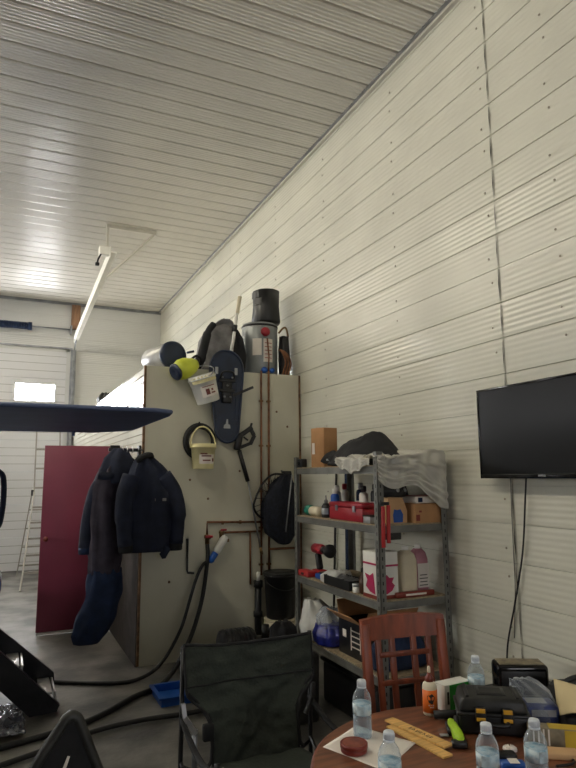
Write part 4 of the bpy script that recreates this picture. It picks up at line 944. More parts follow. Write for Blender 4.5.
o.box((bx, by, Z4 + .006), (bw_, bd_, .01)); o.box((bx - bw_ / 2, by, Z4 + bh / 2), (.006, bd_, bh)); o.box((bx + bw_ / 2, by, Z4 + bh / 2), (.006, bd_, bh)); o.box((bx, by - bd_ / 2, Z4 + bh / 2), (bw_, .006, bh)); o.box((bx, by + bd_ / 2, Z4 + bh / 2), (bw_, .006, bh)); o.build('box_body', M['black'], t)
for nm, a, q in (('f', (bx - bw_ / 2, by), (-.10, 0, .07)), ('s', (bx, by + bd_ / 2), (0, .03, .12)), ('n', (bx, by - bd_ / 2), (0, -.06, .10))):
    o = MB(); p0 = Vector((a[0], a[1], Z4 + bh)); q = Vector(q)
    e = Vector((0, bd_ / 2, 0)) if nm == 'f' else Vector((bw_ / 2, 0, 0))
    o.grid(lambda u, v: p0 + e * (2 * u - 1) + q * v, 2, 2, .005, 0, False); o.build('flap', M['cardboard'], t)
o = MB()   # white drawing on its dark side
for k in range(4): o.box((bx - bw_ / 2 - .004, by - .06, Z4 + .07 + k * .035), (.002, .11, .008))
for yy in (by - .12, by + .0): o.box((bx - bw_ / 2 - .004, yy, Z4 + .12), (.002, .010, .15))
o.box((bx - bw_ / 2 - .004, by + .09, Z4 + .14), (.002, .05, .05)); o.build('white_print', M['paper'], t)
o = MB(); o.loft([(2.40, 3.50, Z4 + .01, .20, .10), (2.40, 3.50, Z4 + .12, .20, .11), (2.42, 3.50, Z4 + .20, .14, .07)], wr=.03, freq=6, seed=61)
tag(o.build('dark_rag', M['navyblue']), 'dark blue crumpled cloth on the near end of the bottom shelf behind the wooden chair', 'cloth')
# floor level beneath the shelves
t = thing('floor_crate', 'dark low storage crate on the floor under the steel shelves', 'crate', (2.43, 3.9, 0))
o = MB(); o.box((2.45, 3.9, .14), (.40, .75, .28), 0, .02); o.build('crate_body', M['black'], t)
o = MB(); o.box((2.45, 3.9, .295), (.43, .78, .03), 0, .01); o.build('lid', M['grimy'], t)

# ------------------------------------------------------------------ machine and clutter behind the camp chair
t = thing('pressure_washer', 'dark grimy pressure washer with a cylindrical motor behind the green camp chair', 'machine', (1.75, 4.6, 0))
o = MB()
for y in (4.45, 4.85):
    o.tube(sm_path([(1.50, y, .06), (1.50, y, .28), (1.52, y, .32)]), .016); o.tube([(1.47, y, .12), (2.06, y, .12)], .018); o.tube([(2.06, y, .06), (2.06, y, .30)], .016)
o.tube([(1.515, 4.45, .31), (1.515, 4.85, .31)], .016); o.box((1.75, 4.65, .14), (.6, .40, .02)); o.build('frame', M['grimy'], t)
o = MB(); o.lathe([(.08, 0), (.105, .01), (.105, .26), (.09, .28)], (1.56, 4.65, .375), (1, 0, 0), 22)
for k in range(7): o.lathe([(.112, .03 + k * .034), (.112, .04 + k * .034)], (1.56, 4.65, .375), (1, 0, 0), 22)
o.box((1.69, 4.65, .20), (.22, .14, .12)); o.build('motor', M['blackmetal'], t)
o = MB(); o.box((1.92, 4.65, .31), (.16, .15, .18), 0, .02); o.lathe([(.03, 0), (.03, .10)], (1.92, 4.60, .40), (0, 0, 1), 12); o.lathe([(.02, 0), (.024, .08)], (1.98, 4.62, .38), (0, 0, 1), 10); o.box((1.92, 4.65, .18), (.10, .10, .10)); o.build('pump', M['grimy'], t)
for y in (4.42, 4.88):
    o = MB(); o.lathe([(.03, -.03), (.11, -.035), (.13, -.02), (.13, .02), (.11, .035), (.03, .03)], (1.60, y, .13), (0, 1, 0), 22); o.build('wheel', M['rubber'], t)
o = MB(); o.loft([(1.95, 4.25, .0, .12, .09), (1.95, 4.25, .25, .12, .10), (1.94, 4.27, .42, .11, .10), (1.93, 4.28, .55, .09, .08), (1.93, 4.28, .59, .04, .04)], wr=.02, freq=5, seed=71)
tag(o.build('black_sack', M['blackcloth']), 'lumpy black sack on the floor in front of the black drain pipe', 'sack')
t = thing('tool_tote', 'dark tote of odd tools and white scraps behind the right side of the camp chair', 'tote', (1.86, 4.1, 0))
o = MB(); o.box((1.86, 4.02, .22), (.34, .22, .44), 0, .02, taper=1.05); o.build('tote_body', M['grimy'], t)
o = MB(); o.tube([(1.78, 3.98, .43), (1.84, 4.04, .53)], .010); o.build('tool_handle', M['steel'], t)
o = MB(); o.box((1.90, 3.97, .452), (.14, .05, .02), 0, .006, .3); o.build('white_scrap', M['paper'], t)
o = MB(); o.tube(sm_path([(1.80, 4.05, .43), (1.87, 4.02, .50), (1.95, 4.0, .48), (1.99, 3.98, .43)]), .009); o.build('cord_scrap', M['copper'], t)
t = thing('blue_bin', 'shallow blue plastic bin on the concrete floor left of the camp chair', 'bin', (1.27, 4.68, 0))
o = MB(); bz = .055
o.box((1.30, 4.80, .008), (.34, .30, .012)); 
for dx, dy, sx_, sy_ in ((-.17, 0, .012, .30), (.17, 0, .012, .30), (0, -.15, .35, .012), (0, .15, .35, .012)): o.box((1.30 + dx, 4.80 + dy, bz / 2), (sx_, sy_, bz))
o.build('bin_body', M['blue'], t)
o = MB()
for dx, dy, sx_, sy_ in ((-.18, 0, .03, .34), (.18, 0, .03, .34), (0, -.16, .38, .03), (0, .16, .38, .03)): o.box((1.30 + dx, 4.80 + dy, bz + .004), (sx_, sy_, .012))
o.build('rim', M['blue'], t)

# ------------------------------------------------------------------ camp chair (dark green)
t = thing('camp_chair', 'dark green folding camp chair with a wide empty canvas back facing the camera', 'camp chair', (1.08, 2.6, 0))
def camp_back(u, v):
    # v 0 top .. 1 down at the seat; u 0..1 across
    z = .905 - .50 * v
    if v < .36: hw = .313
    elif v < .62: q = (v - .36) / .26; hw = .313 - .108 * (q * q * (3 - 2 * q))
    else: hw = .205
    xc = 1.083
    s_ = 2 * u - 1
    sag = .022 * (1 - s_ * s_) * max(0, 1 - v * 2.2)
    y = 2.78 - .10 * v + .03 * (1 - s_ * s_) + .006 * math.sin(s_ * 5 + v * 9) + .012 * fold((u * 3, v * 4, 0))
    return (xc + hw * s_, y, z - sag - .012 * u * (1 - v))
o = MB(); o.grid(camp_back, 36, 44, .006)
o.build('back_canvas', M['chaircloth'], t)
o = MB()
o.tube([Vector(camp_back(u / 24, .0)) for u in range(25)], .008, n=6); o.tube([Vector(camp_back(u / 24, .33)) + Vector((0, -.004, 0)) for u in range(25)], .004, n=5)
for uu in (0.0, 1.0): o.tube([Vector(camp_back(uu, v / 30)) for v in range(31)], .006, n=6)
o.build('edge_binding', M['blackcloth'], t)
o = MB(); o.grid(lambda u, v: (1.083 + (.21 + .035 * v) * (2 * u - 1), 2.70 - .44 * v, .42 - .035 * math.sin(PI * v) * math.sin(PI * u) + .05 * v + .004 * math.sin(u * 15)), 20, 16, .008); o.build('seat_canvas', M['chaircloth'], t)
for sx_ in (-1, 1):
    x = 1.083 + sx_ * .315; xi = 1.083 + sx_ * .20
    o = MB(); o.tube([(x, 2.79, .90), (x + sx_ * .004, 2.80, .02)], .011); o.build('rear_post', M['blackmetal'], t)
    o = MB(); o.tube([(x + sx_ * .01, 2.27, .62), (x + sx_ * .02, 2.27, .02)], .011); o.build('front_leg', M['blackmetal'], t)
    o = MB(); o.tube([(x, 2.79, .05), (x, 2.28, .42)], .009); o.tube([(x, 2.28, .05), (x, 2.79, .42)], .009); o.build('side_brace', M['blackmetal'], t)
    o = MB(); o.grid(lambda u, v, x=x: (x + (v - .5) * .022, 2.80 - .54 * u, .60 - .05 * math.sin(PI * u) - .03 * u), 12, 4, .012); o.build('armrest', M['blackcloth'], t)
    o = MB(); o.bar((x + .004 * sx_, 2.765, .67), (x - .004 * sx_, 2.76, .612), .018, .018); o.build('bracket', M['chrome' if sx_ < 0 else 'grimy'], t)  # right bracket and link darkened to subdue a bright reflection
    o = MB(); o.bar((x - .004 * sx_, 2.76, .615), (x - sx_ * .05, 2.74, .545), .016, .018); o.build('arm_link', M['chrome' if sx_ < 0 else 'grimy'], t)
    o = MB(); o.tube(sm_path([Vector(camp_back(0 if sx_ < 0 else 1, .36)) + Vector((sx_ * -.004, 0, -.005)), (xi + sx_ * .05, 2.74, .66), (xi + sx_ * .01, 2.70, .58), (xi + sx_ * .01, 2.69, .46), (xi + sx_ * .03, 2.68, .43)]), .008); o.build('cloth_loop', M['blackcloth'], t)
o = MB(); o.tube([(.77, 2.79, .06), (1.39, 2.79, .40)], .009); o.tube([(1.39, 2.805, .06), (.77, 2.805, .40)], .009); o.tube([(.77, 2.27, .06), (1.40, 2.27, .40)], .009); o.tube([(1.40, 2.255, .06), (.77, 2.255, .40)], .009); o.build('cross_brace', M['blackmetal'], t)
o = MB(); o.box((.86, 2.70, .56), (.05, .03, .07), 0, .008); o.build('cup_holder', M['blackcloth'], t)
o = MB(); o.tube([(.815, 2.75, .56), (.815, 2.75, .40)], .013); o.build('arm_strut', M['steel'], t)

# second chair, bottom left
t = thing('black_chair', 'black chair with a peaked rounded back at the bottom left of the room', 'chair', (.24, 1.85, 0))
o = MB()
out = [(.30, .45), (.13, .45), (.075, .68), (.135, .81), (.195, .905), (.214, .928), (.232, .928), (.246, .91), (.30, .78), (.375, .62), (.42, .45)]
o.prism(out, 2.01, 2.035, lambda u, v, q: (u, q - (v - .45) * -.06, v)); o.build('back_panel', M['blackcloth'], t)
o = MB(); fr = [(.075, 2.02, .45), (.060, 2.035, .66), (.125, 2.042, .81), (.19, 2.048, .905), (.216, 2.05, .938), (.236, 2.05, .936), (.252, 2.048, .91), (.31, 2.04, .77), (.385, 2.03, .62), (.43, 2.02, .45)]
o.tube(sm_path(fr, 5), .017, n=10); o.build('back_frame', M['grimy'], t)
o = MB(); o.prism([(.196, .79), (.215, .84), (.222, .838), (.205, .785)], 2.026, 2.029, lambda u, v, q: (u, q - .002, v)); o.build('white_mark', M['paper'], t)
o = MB(); o.box((.25, 1.80, .44), (.40, .42, .05), 0, .02); o.build('seat', M['blackcloth'], t)
for x, y in ((.08, 2.0), (.42, 2.0), (.08, 1.62), (.42, 1.62)):
    o = MB(); o.tube([(x, y, .44), (x + (x - .25) * .15, y + (y - 1.8) * .15, 0)], .013); o.build('leg', M['blackmetal'], t)

# ------------------------------------------------------------------ round table
TX, TY, TR, TZ = 1.385, 1.62, .515, .75
t = thing('round_table', 'round brown wooden table in the foreground covered with small things', 'table', (TX, TY, 0))
o = MB(); o.lathe([(.001, TZ - .034), (TR - .02, TZ - .034), (TR - .004, TZ - .028), (TR, TZ - .017), (TR - .003, TZ - .006), (TR - .010, TZ - .001)], (TX, TY, 0), n=72, mi=1); o.lathe([(TR - .010, TZ - .001), (TR - .014, TZ), (.001, TZ)], (TX, TY, 0), n=72, mi=0, smooth=False); o.build('tabletop', [M['tablewood'], M['tableedge']], t)
o = MB(); o.lathe([(.06, .08), (.075, .12), (.045, .2), (.05, .35), (.07, .5), (.05, .62), (.10, .70), (.16, .716)], (TX, TY, 0), n=24); o.build('pedestal', M['tableedge'], t)
for k in range(4):
    a = PI / 4 + k * PI / 2
    o = MB(); o.tube(sm_path([(TX + .04 * math.cos(a), TY + .04 * math.sin(a), .15), (TX + .18 * math.cos(a), TY + .18 * math.sin(a), .11), (TX + .34 * math.cos(a), TY + .34 * math.sin(a), .028)]), .027); o.build('foot', M['tableedge'], t)

# wooden chair
t = thing('dining_chair', 'reddish-brown wooden dining chair with lattice back behind the round table', 'chair', (1.70, 2.3, 0))
ca = .0; A = Vector((1.482, 2.395, 0)); B = Vector((1.895, 2.335, 0)); ex = (B - A).normalized(); ey = Vector((-ex.y, ex.x, 0))   # ey: away from the table
W_ = (B - A).length
def cp(u, z, dd=0): return A + ex * u + ey * (dd + max(0, z - .45) * .13) + Vector((0, 0, z))
for u, nm in ((.02, 'l'), (W_ - .02, 'r')):
    o = MB(); o.bar(cp(u, 0, -.03), cp(u, .45), .042, .045, 0, up=ey, bev=.006); o.bar(cp(u, .44), cp(u, .985), .042, .032, 0, up=ey, bev=.006); o.build('rear_leg', M['chairwood'], t)
o = MB()
n = 14
vs = []
for i in range(n + 1):
    u = W_ * i / n; top = 1.003 + .012 * math.sin(PI * i / n)
    for dd, z in ((-.012, .915), (.016, .915), (.016, top), (-.012, top)): vs.append(cp(u, z, dd + .018 * math.sin(PI * i / n)))
fs = []
for i in range(n):
    for k in range(4): fs.append([i * 4 + k, i * 4 + (k + 1) % 4, i * 4 + 4 + (k + 1) % 4, i * 4 + 4 + k])
fs += [[0, 1, 2, 3], [n * 4 + 3, n * 4 + 2, n * 4 + 1, n * 4]]
o.add(vs, fs); o.build('top_rail', M['chairwood'], t)
o = MB(); o.bar(cp(.03, .58, .004), cp(W_ - .03, .58, .004), .022, .055, 0, bev=.004); o.build('lower_rail', M['chairwood'], t)
for k, u in enumerate((W_ * .20, W_ * .36, W_ * .62, W_ * .80)):
    o = MB(); o.bar(cp(u, .59, .008), cp(u, .925, .012), .028, .016, 0, up=ey, bev=.003); o.build('slat', M['chairwood'], t)
for z in (.85, .735):
    o = MB(); o.bar(cp(W_ * .2, z, .006), cp(W_ * .8, z, .006), .014, .022, 0, bev=.003); o.build('cross_slat', M['chairwood'], t)
o = MB(); o.box(cp(W_ / 2, .455, -.20), (W_ + .02, .42, .035), 0, .012, math.atan2(ex.y, ex.x)); o.build('seat', M['chairwood'], t)
for u in (.03, W_ - .03):
    o = MB(); o.bar(cp(u, 0, -.37), cp(u, .44, -.37), .04, .04, 0, up=ey); o.build('front_leg', M['chairwood'], t)
o = MB(); o.bar(cp(.03, .41, -.37), cp(W_ - .03, .41, -.37), .02, .05); o.bar(cp(.03, .41, -.0), cp(W_ - .03, .41, -.0), .02, .05); o.build('apron', M['chairwood'], t)

# ------------------------------------------------------------------ things on the table
BH = .886
body_pr = [(.001, .004), (.018, .003), (.030, .001), (.0325, .008), (.0325, .03), (.0312, .036), (.0325, .042), (.0312, .050), (.0325, .056), (.0312, .064), (.0325, .070), (.0325, .082), (.0318, .085), (.0318, .128), (.0325, .131), (.0322, .142), (.027, .160), (.018, .176), (.0125, .184), (.0125, .195)]
body_pr = [(r, h * BH) for r, h in body_pr]
def make_bottle(label, loc):
    t = thing('water_bottle', label, 'water bottle', loc, 'plastic water bottles on the table')
    x, y, z = loc
    o = MB(); o.lathe(body_pr, loc, n=28, fn=lambda a, h: 1 + (.012 * math.cos(8 * a) if h < .07 else 0)); o.build('bottle_body', M['bottle'], t)
    o = MB(); o.lathe([(.001, .006), (.029, .006), (.0305, .03), (.030, .095), (.001, .097)], loc, n=24); o.build('water', M['water'], t)
    o = MB(); o.lathe([(.0155, .168), (.0155, .183), (.0145, .186), (.001, .1865)], loc, n=20)
    for k in range(20): o.box((x + .0157 * math.cos(k * PI / 10), y + .0157 * math.sin(k * PI / 10), z + .175), (.0012, .0012, .012))
    o.lathe([(.0165, .161), (.0165, .165)], loc, n=20); o.build('cap', M['cap'], t)
    o = MB(); o.lathe([(.0326, .077), (.0326, .112)], loc, n=28); lb = o.build('label_sleeve', M['bluelabel'], t)
    o = MB(); o.add(*on_cyl(x, y, .0329, -2.6, -1.9, z + .080, z + .109)); o.build('label_patch', M['palelabel'], lb)
    return t
b0 = make_bottle('water bottle standing alone on the white paper behind the red-brown tin', (1.182, 1.955, TZ + .0015))
for nm, loc, rz in (('water bottle at the bottom edge in front of the white paper', (1.024, 1.552, TZ), .3),
                    ('water bottle in front of the black case, just left of its yellow latch', (1.308, 1.476, TZ), -.2),
                    ('rightmost water bottle, in front of the striped yellow carton', (1.455, 1.437, TZ), .5),
                    ('water bottle standing behind the green box at the back of the table', (1.740, 2.005, TZ), .1)):
    q = copy_tree(b0); q.location = loc; q.rotation_euler = (0, 0, rz); q['label'] = nm

t = thing('paper_sheet', 'creased white sheet of paper lying under the red-brown tin', 'paper', (1.2, 1.87, TZ))
o = MB()
P0, P1, P2, P3 = Vector((1.02, 1.945, 0)), Vector((1.215, 2.05, 0)), Vector((1.315, 1.83, 0)), Vector((1.11, 1.72, 0))
o.grid(lambda u, v: (P0.lerp(P1, u)).lerp(P3.lerp(P2, u), v) + Vector((0, 0, TZ + .0008 + .0004 * math.sin(u * 9 + v * 5) + (.006 * max(0, u + v - 1.6)))), 16, 16, .0006); o.build('sheet', M['paper'], t)
t = thing('round_tin', 'flat round red-brown tin with worn lid on the white paper', 'tin', (1.07, 1.865, TZ))
tc = (1.095, 1.868, TZ + .002)
o = MB(); o.lathe([(.040, 0), (.0435, .003), (.0435, .016)], tc, n=36); o.build('tin_base', M['tin'], t)
o = MB(); o.lathe([(.0455, .015), (.0455, .027), (.043, .0295), (.040, .028), (.001, .028)], tc, n=36); ld = o.build('lid', M['tin'], t)
o = MB(); o.lathe([(.038, .0282), (.037, .0288), (.001, .0288)], tc, n=36); o.build('lid_face', M['tinlid'], ld)

t = thing('glue_bottle', 'white glue bottle with orange label and pointed brown-topped nozzle', 'glue bottle', (1.545, 2.0, TZ))
gx, gy_, gz = 1.522, 2.018, TZ
o = MB(); o.lathe([(.024, 0), (.0275, .004), (.0275, .100), (.024, .112), (.014, .120)], (gx, gy_, gz), n=26); o.build('bottle_body', M['cream'], t)
o = MB(); o.lathe([(.0280, .012), (.0280, .092)], (gx, gy_, gz), n=26); lb = o.build('label_wrap', M['orange'], t)
o = MB(); fa = math.atan2(-gy_, -gx); rr = .0283
def mark(u, v): a = fa + .15 + u / rr; return Vector((gx + rr * math.cos(a), gy_ + rr * math.sin(a), gz + v))
def patch(o, pts):
    c_ = (sum(p[0] for p in pts) / len(pts), sum(p[1] for p in pts) / len(pts))
    o.add([mark(*c_)] + [mark(*p) for p in pts], [[0, i + 1, (i + 1) % len(pts) + 1] for i in range(len(pts))])
patch(o, [(.014 * math.cos(a) * (1 + .2 * math.sin(3 * a)), .062 + .017 * math.sin(a) * (1 + .15 * math.cos(5 * a))) for a in [2 * PI * i / 18 for i in range(18)]])
o.build('label_figure', M['dark'], lb)
o = MB()
for (u, v, w_) in ((0, .040, .020), (.002, .033, .014)): patch(o, [(u - w_ / 2, v - .0022), (u + w_ / 2, v - .0022), (u + w_ / 2, v + .0022), (u - w_ / 2, v + .0022)])
o.build('label_print', M['paper'], lb)
o = MB(); o.lathe([(.016, .118), (.016, .132), (.008, .142), (.007, .150)], (gx, gy_, gz), n=18); o.build('nozzle_base', M['brownpl'], t)
o = MB(); o.lathe([(.0055, .149), (.0065, .155), (.0060, .168), (.003, .173)], (gx, gy_, gz), n=14); o.build('nozzle_tip', M['cream'], t)

t = thing('green_box', 'white carton with a green printed side standing between the glue bottle and black case', 'box', (1.66, 2.02, TZ))
ga = math.radians(4); Rg = Matrix.Rotation(ga, 4, 'Z'); gc = Vector((1.650, 2.040, TZ + .0475))
o = MB(); o.box(gc, (.135, .058, .095), 0, .001, Rg); o.build('carton_body', M['white'], t)
def gl(x, y, z): return gc + Rg.to_3x3() @ Vector((x, y, z))
o = MB(); o.box(gl(.012, -.0295, -.0), (.110, .001, .090), 0, 0, Rg); o.build('green_side', M['green'], t)
o = MB(); o.box(gl(-.052, -.0300, .0), (.010, .001, .045), 0, 0, Rg); o.build('black_bar', M['dark'], t)
o = MB()
for k in range(3): o.box(gl(.02, -.0305, .02 - .018 * k), (.06 - .014 * k, .001, .005), 0, 0, Rg)
o.build('pale_print', M['teal'], t)

# black tool case
t = thing('tool_case', 'black plastic tool case with yellow latches in the middle of the table', 'tool case', (1.63, 1.80, TZ))
ka = math.radians(-35); Rk = Matrix.Rotation(ka, 4, 'Z'); kc = Vector((1.640, 1.822, TZ))
def kl(x, y, z): return kc + Rk.to_3x3() @ Vector((x, y, z))
o = MB(); o.box(kl(0, 0, .038), (.235, .165, .070), 0, .012, Rk, 3); o.box(kl(0, 0, .070), (.248, .178, .012), 0, .004, Rk); o.build('case_base', M['black'], t)
o = MB(); o.box(kl(0, 0, .098), (.238, .168, .048), 0, .014, Rk, 3, taper=.90); ld = o.build('lid', M['grimy'], t)
o = MB(); o.box(kl(0, .0, .1225), (.10, .085, .006), 0, .003, Rk); o.box(kl(.0, .0, .1258), (.076, .062, .002), 1, .0, Rk)
for q in (-.085, .085): o.box(kl(q, 0, .1225), (.012, .13, .008), 0, .003, Rk)
o.build('lid_ridge', [M['blackmetal'], M['grimy']], ld)
for q in (-.045, .045):
    o = MB(); o.box(kl(q, -.092, .072), (.036, .014, .05), 0, .004, Rk); la = o.build('latch', M['black'], t)
    o = MB(); o.box(kl(q, -.0995, .088), (.030, .004, .014), 0, .001, Rk); o.box(kl(q, -.0995, .060), (.030, .004, .012), 0, .001, Rk); o.build('latch_tab', M['gold'], la)
o = MB(); o.tube(sm_path([kl(-.04, -.092, .055), kl(-.04, -.110, .048), kl(.04, -.110, .048), kl(.04, -.092, .055)]), .007); o.build('handle', M['black'], t)
o = MB(); o.lathe([(.02, -.008), (.022, .0), (.02, .008)], kl(-.125, -.05, .03), Rk.to_3x3() @ Vector((1, 0, 0)), 14); o.build('side_knob', M['grimy'], t)

t = thing('utility_scraper', 'chartreuse green handled scraper with black head lying before the green box', 'scraper', (1.47, 1.83, TZ))
p0 = Vector((1.515, 1.895, TZ + .018)); p1 = Vector((1.432, 1.74, TZ + .016))
o = MB(); N_ = 10; pts = [p0.lerp(p1, i / N_) + Vector((0, 0, .006 * math.sin(PI * i / N_))) for i in range(N_ + 1)]
o.tube(pts, [.010, .014, .0165, .017, .016, .0165, .018, .019, .019, .017, .011], n=12); hd = o.build('handle', M['chart'], t)
o = MB(); o.tube([p0 + Vector((-.012, .0, -.006)), p0.lerp(p1, .5) + Vector((-.015, .008, -.006))], .010); o.build('clip', M['black'], t)
o = MB(); o.box(p1 + Vector((-.004, .004, -.004)), (.05, .035, .022), 0, .006, -.5); o.build('head', M['black'], t)
o = MB(); o.box(p0.lerp(p1, .5) + Vector((-.035, .016, -.012)), (.03, .02, .004), 0, .001, -.5); o.build('blade', M['silver'], t)
t = thing('black_tool', 'short black rubber-gripped tool lying in front of the glue bottle', 'tool', (1.53, 1.96, TZ))
o = MB(); o.tube([(1.505, 1.975, TZ + .016), (1.56, 1.945, TZ + .017), (1.60, 1.925, TZ + .016)], [.013, .016, .012], n=12); o.build('grip', M['rubber'], t)
o = MB(); o.tube([(1.60, 1.925, TZ + .016), (1.625, 1.912, TZ + .012)], .006); o.build('tip', M['steel'], t)

# wooden sticks
t = thing('wooden_shim', 'long flat bare-wood stick with dark lettering lying at the table front', 'wood stick', (1.36, 1.88, TZ))
a = Vector((1.335, 2.02, TZ + .0115)); q = Vector((1.385, 1.745, TZ + .0115)); dv = (q - a).normalized(); sd = Vector((-dv.y, dv.x, 0))
o = MB(); o.bar(a, q, .042, .006, 0, up=(0, 0, 1) if True else None); o.build('stick', M['pine'], t)
o = MB()
def glyph(k):
    c_ = a + dv * (.105 + k * .016) + Vector((0, 0, .0032))
    ang = math.atan2(dv.y, dv.x)
    o.box(c_, (.0022, .015, .0006), 0, 0, ang)
    if k % 3 == 0: o.box(c_ + dv * .004 + sd * .004, (.008, .002, .0006), 0, 0, ang); o.box(c_ + dv * .004 - sd * .004, (.008, .002, .0006), 0, 0, ang)
    elif k % 3 == 1: o.box(c_ + dv * .005, (.0022, .015, .0006), 0, 0, ang + .5)
    else: o.box(c_ + dv * .004 - sd * .006, (.009, .002, .0006), 0, 0, ang); o.box(c_ + dv * .008, (.0022, .012, .0006), 0, 0, ang)
for k in range(7): glyph(k)
o.build('lettering', M['dark'], t)
o = MB(); o.bar((1.318, 1.985, TZ + .004), (1.345, 1.70, TZ + .004), .040, .006); tag(o.build('plain_shim', M['pine']), 'plain bare-wood stick partly under the lettered stick', 'wood stick')

# bag, envelope, clutter on the right
t = thing('clear_bag', 'clear plastic bag with a blue printed pack inside beside the black case', 'bag', (1.87, 1.80, TZ))
Rb = Matrix.Rotation(math.radians(-30), 4, 'Z'); cb = Vector((1.83, 1.795, TZ))
def b2(x, y, z): return cb + Rb.to_3x3() @ Vector((x, y, z))
o = MB(); o.box(b2(0.01, -.01, .035), (.115, .11, .07), 0, .01, Rb); o.build('blue_pack', M['packblue'], t)
o = MB(); o.box(b2(0.01, -.0665, .05), (.085, .002, .022), 0, 0, Rb); o.box(b2(0, 0, .071), (.07, .05, .002), 0, 0, Rb); o.build('pack_print', M['silver'], t)
o = MB(); o.loft([tuple(b2(0, 0, .003)) + (.078, .078), tuple(b2(0, 0, .05)) + (.078, .076), tuple(b2(-.01, 0.01, .095)) + (.07, .06), tuple(b2(-.03, .02, .125)) + (.05, .03), tuple(b2(-.05, .02, .14)) + (.035, .012)], wr=.012, freq=7, seed=81); o.build('bag_film', M['bag'], t)
t = thing('envelope', 'buff paper envelope propped open at the right edge of the table', 'envelope', (1.93, 1.66, TZ))
o = MB(); o.grid(lambda u, v: Vector((1.925, 1.79, TZ + .135)).lerp(Vector((1.985, 1.63, TZ + .125)), u) + (Vector((-.105, -.115, -.075 + .03 * math.sin(PI * u)))) * v, 12, 12, .002)
o.grid(lambda u, v: Vector((1.925, 1.79, TZ + .135)).lerp(Vector((1.985, 1.63, TZ + .125)), u) + Vector((.01, -.0, -.13)) * v, 6, 6, .002); o.build('envelope_sheet', M['envelope'], t)
o = MB(); o.grid(lambda u, v: (1.36 + .16 * u, 2.95 + .12 * v, .012 + .02 * u * v), 6, 6, .002); tag(o.build('paper_scrap', M['paper']), 'pale scrap of paper on the dark floor right of the camp chair', 'paper')
o = MB(); o.box((1.885, 1.66, TZ + .03), (.09, .09, .06), 0, .01, -.4); tag(o.build('black_pouch', M['blackcloth']), 'black pouch lying beneath the buff envelope', 'pouch')
t = thing('striped_carton', 'yellow and grey carton with pale stripes behind the rightmost bottle', 'box', (1.76, 1.62, TZ))
Rc = Matrix.Rotation(math.radians(-38), 4, 'Z'); cc = Vector((1.735, 1.625, TZ + .028))
def c2(x, y, z): return cc + Rc.to_3x3() @ Vector((x, y, z))
o = MB(); o.box(cc, (.17, .05, .056), 0, .002, Rc); o.build('carton_body', M['olive'], t)
o = MB()
for k in range(4): o.box(c2(-.07 + .016 * k, -.0258, 0), (.005, .001, .05), 0, 0, Rc)
o.build('pale_stripe', M['paper'], t)
o = MB(); o.box(c2(.055, -.0258, .0), (.055, .001, .052), 0, 0, Rc); o.box(c2(.03, 0, .0285), (.10, .045, .001), 0, 0, Rc); o.build('yellow_panel', M['yellowprint'], t)
o = MB(); o.box((1.665, 1.555, TZ + .010), (.13, .06, .02), 0, .006, -.6); tag(o.build('grey_pad', M['cardboard2']), 'tan cardboard scrap lying in front of the striped yellow carton', 'cardboard')
o = MB(); o.loft([(1.56, 1.65, TZ + .001, .02, .015), (1.56, 1.65, TZ + .010, .018, .014), (1.56, 1.65, TZ + .016, .008, .006)], wr=.008, freq=9, seed=91)
tag(o.build('tissue', M['paper']), 'small crumpled white tissue in front of the black case', 'tissue')
t = thing('blue_packet', 'small blue and white packet between the two front water bottles', 'packet', (1.47, 1.56, TZ))
o = MB(); o.box((1.475, 1.555, TZ + .012), (.075, .035, .022), 0, .006, -.45); o.build('packet_body', M['blue'], t)
o = MB(); o.box((1.478, 1.553, TZ + .0235), (.03, .034, .001), 0, 0, -.45); o.build('white_band', M['paper'], t)
t = thing('dark_gadget', 'small dark red and black gadget behind the blue packet', 'gadget', (1.49, 1.61, TZ))
o = MB(); o.box((1.49, 1.615, TZ + .012), (.09, .04, .024), 0, .008, -.4); o.build('gadget_body', M['black'], t)
o = MB(); o.box((1.46, 1.632, TZ + .0245), (.025, .025, .002), 0, 0, -.4); o.build('red_button', M['tin'], t)
cord('charging_cord', 'black cord curling on the table at the right front edge', [(1.60, 1.50, TZ + .006), (1.66, 1.49, TZ + .006), (1.70, 1.52, TZ + .006), (1.78, 1.53, TZ + .006), (1.80, 1.50, TZ + .006)], .004)
t = thing('white_charger', 'small white plug and black strap on the back edge of the table beside the case', 'charger', (1.83, 1.93, TZ))
o = MB(); o.box((1.80, 1.915, TZ + .025), (.045, .035, .05), 0, .006, -.4); o.build('plug', M['white'], t)
o = MB(); o.tube(sm_path([(1.80, 1.90, TZ + .04), (1.82, 1.89, TZ + .08), (1.86, 1.89, TZ + .08), (1.87, 1.90, TZ + .01)]), .006); o.build('strap', M['black'], t)

# stool by the wall with the speaker
t = thing('side_stool', 'low dark stool against the right wall carrying the black speaker', 'stool', (2.5, 2.4, 0))
o = MB(); o.box((2.50, 2.36, .535), (.46, .62, .03), 0, .01); o.build('stool_top', M['grimy'], t)
for x, y in ((2.30, 2.09), (2.70, 2.09), (2.30, 2.63), (2.70, 2.63)):
    o = MB(); o.bar((x, y, 0), (x, y, .52), .04, .04); o.build('leg', M['grimy'], t)
t = thing('speaker', 'black box speaker with pale top edge on the stool below the television cable', 'speaker', (2.45, 2.52, .55))
Rs = Matrix.Rotation(math.radians(-28), 4, 'Z'); sc_ = Vector((2.455, 2.50, .551))
def s2(x, y, z): return sc_ + Rs.to_3x3() @ Vector((x, y, z))
o = MB(); o.box(s2(0, 0, .072), (.255, .13, .144), 0, .018, Rs, 3); o.build('cabinet', M['gloss'], t)
o = MB(); o.box(s2(0, 0, .1455), (.225, .10, .004), 0, .001, Rs); o.build('top_panel', M['olive'], t)
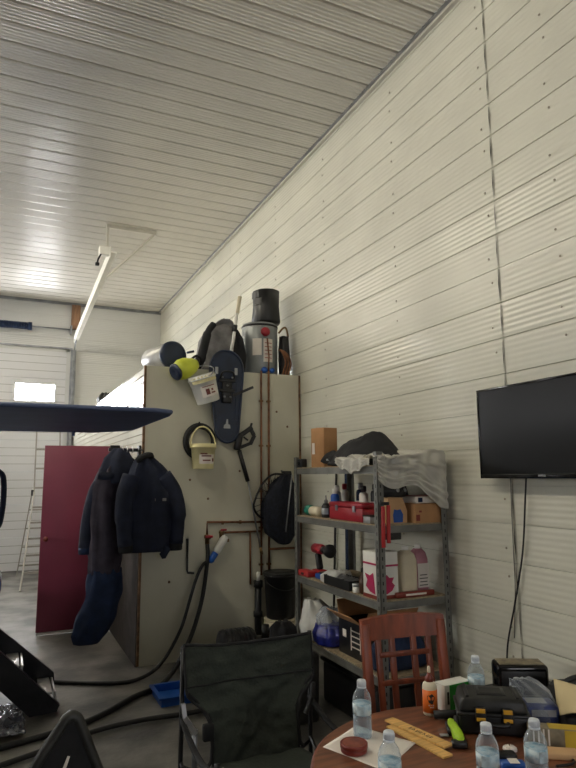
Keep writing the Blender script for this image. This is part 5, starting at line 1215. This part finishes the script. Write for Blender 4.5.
o = MB(); o.box(s2(0, -.0655, .070), (.215, .004, .095), 0, .001, Rs); o.build('grille', M['black'], t)
t = thing('black_bag', 'black soft bag at the right edge on the stool beside the speaker', 'bag', (2.45, 2.17, .55))
o = MB(); o.loft([(2.47, 2.20, .551, .17, .085), (2.47, 2.20, .62, .17, .085), (2.47, 2.19, .68, .12, .06)], wr=.014, freq=6, seed=95); o.build('bag_body', M['blackcloth'], t)
o = MB(); o.tube(sm_path([(2.36, 2.20, .66), (2.42, 2.16, .71), (2.52, 2.16, .71), (2.58, 2.20, .66)]), .012); o.build('handle', M['black'], t)

# ------------------------------------------------------------------ camera, world, view
cam = bpy.data.cameras.new('camera'); co = bpy.data.objects.new('camera', cam); C.objects.link(co)
yaw, pitch, roll = math.radians(24.8726), math.radians(8.5954), math.radians(-0.4468)
fw = Vector((math.sin(yaw) * math.cos(pitch), math.cos(yaw) * math.cos(pitch), math.sin(pitch)))
r0 = Vector((math.cos(yaw), -math.sin(yaw), 0)); u0 = r0.cross(fw)
r1 = r0 * math.cos(roll) + u0 * math.sin(roll); u1 = -r0 * math.sin(roll) + u0 * math.cos(roll)
mm = Matrix((r1, u1, -fw)).transposed().to_4x4(); mm.translation = (0, 0, 1.65); co.matrix_world = mm
cam.sensor_fit = 'VERTICAL'; cam.sensor_height = 24.0; cam.sensor_width = 18.0; cam.lens = 24.0 * 607.265 / 768.0
cam.clip_start = .02; cam.clip_end = 60
scene.camera = co

wd = bpy.data.worlds.new('world'); scene.world = wd; wd.use_nodes = True
wd.node_tree.nodes['Background'].inputs['Color'].default_value = (.75, .82, .9, 1); wd.node_tree.nodes['Background'].inputs['Strength'].default_value = .5

scene.view_settings.view_transform = 'Standard'; scene.view_settings.look = 'None'
scene.view_settings.exposure = 0.12; scene.view_settings.gamma = 1.0; scene.view_settings.use_curve_mapping = False
scene.cycles.use_denoising = True
scene.cycles.max_bounces = 10; scene.cycles.diffuse_bounces = 6; scene.cycles.transparent_max_bounces = 24
scene.cycles.sample_clamp_indirect = 8.0
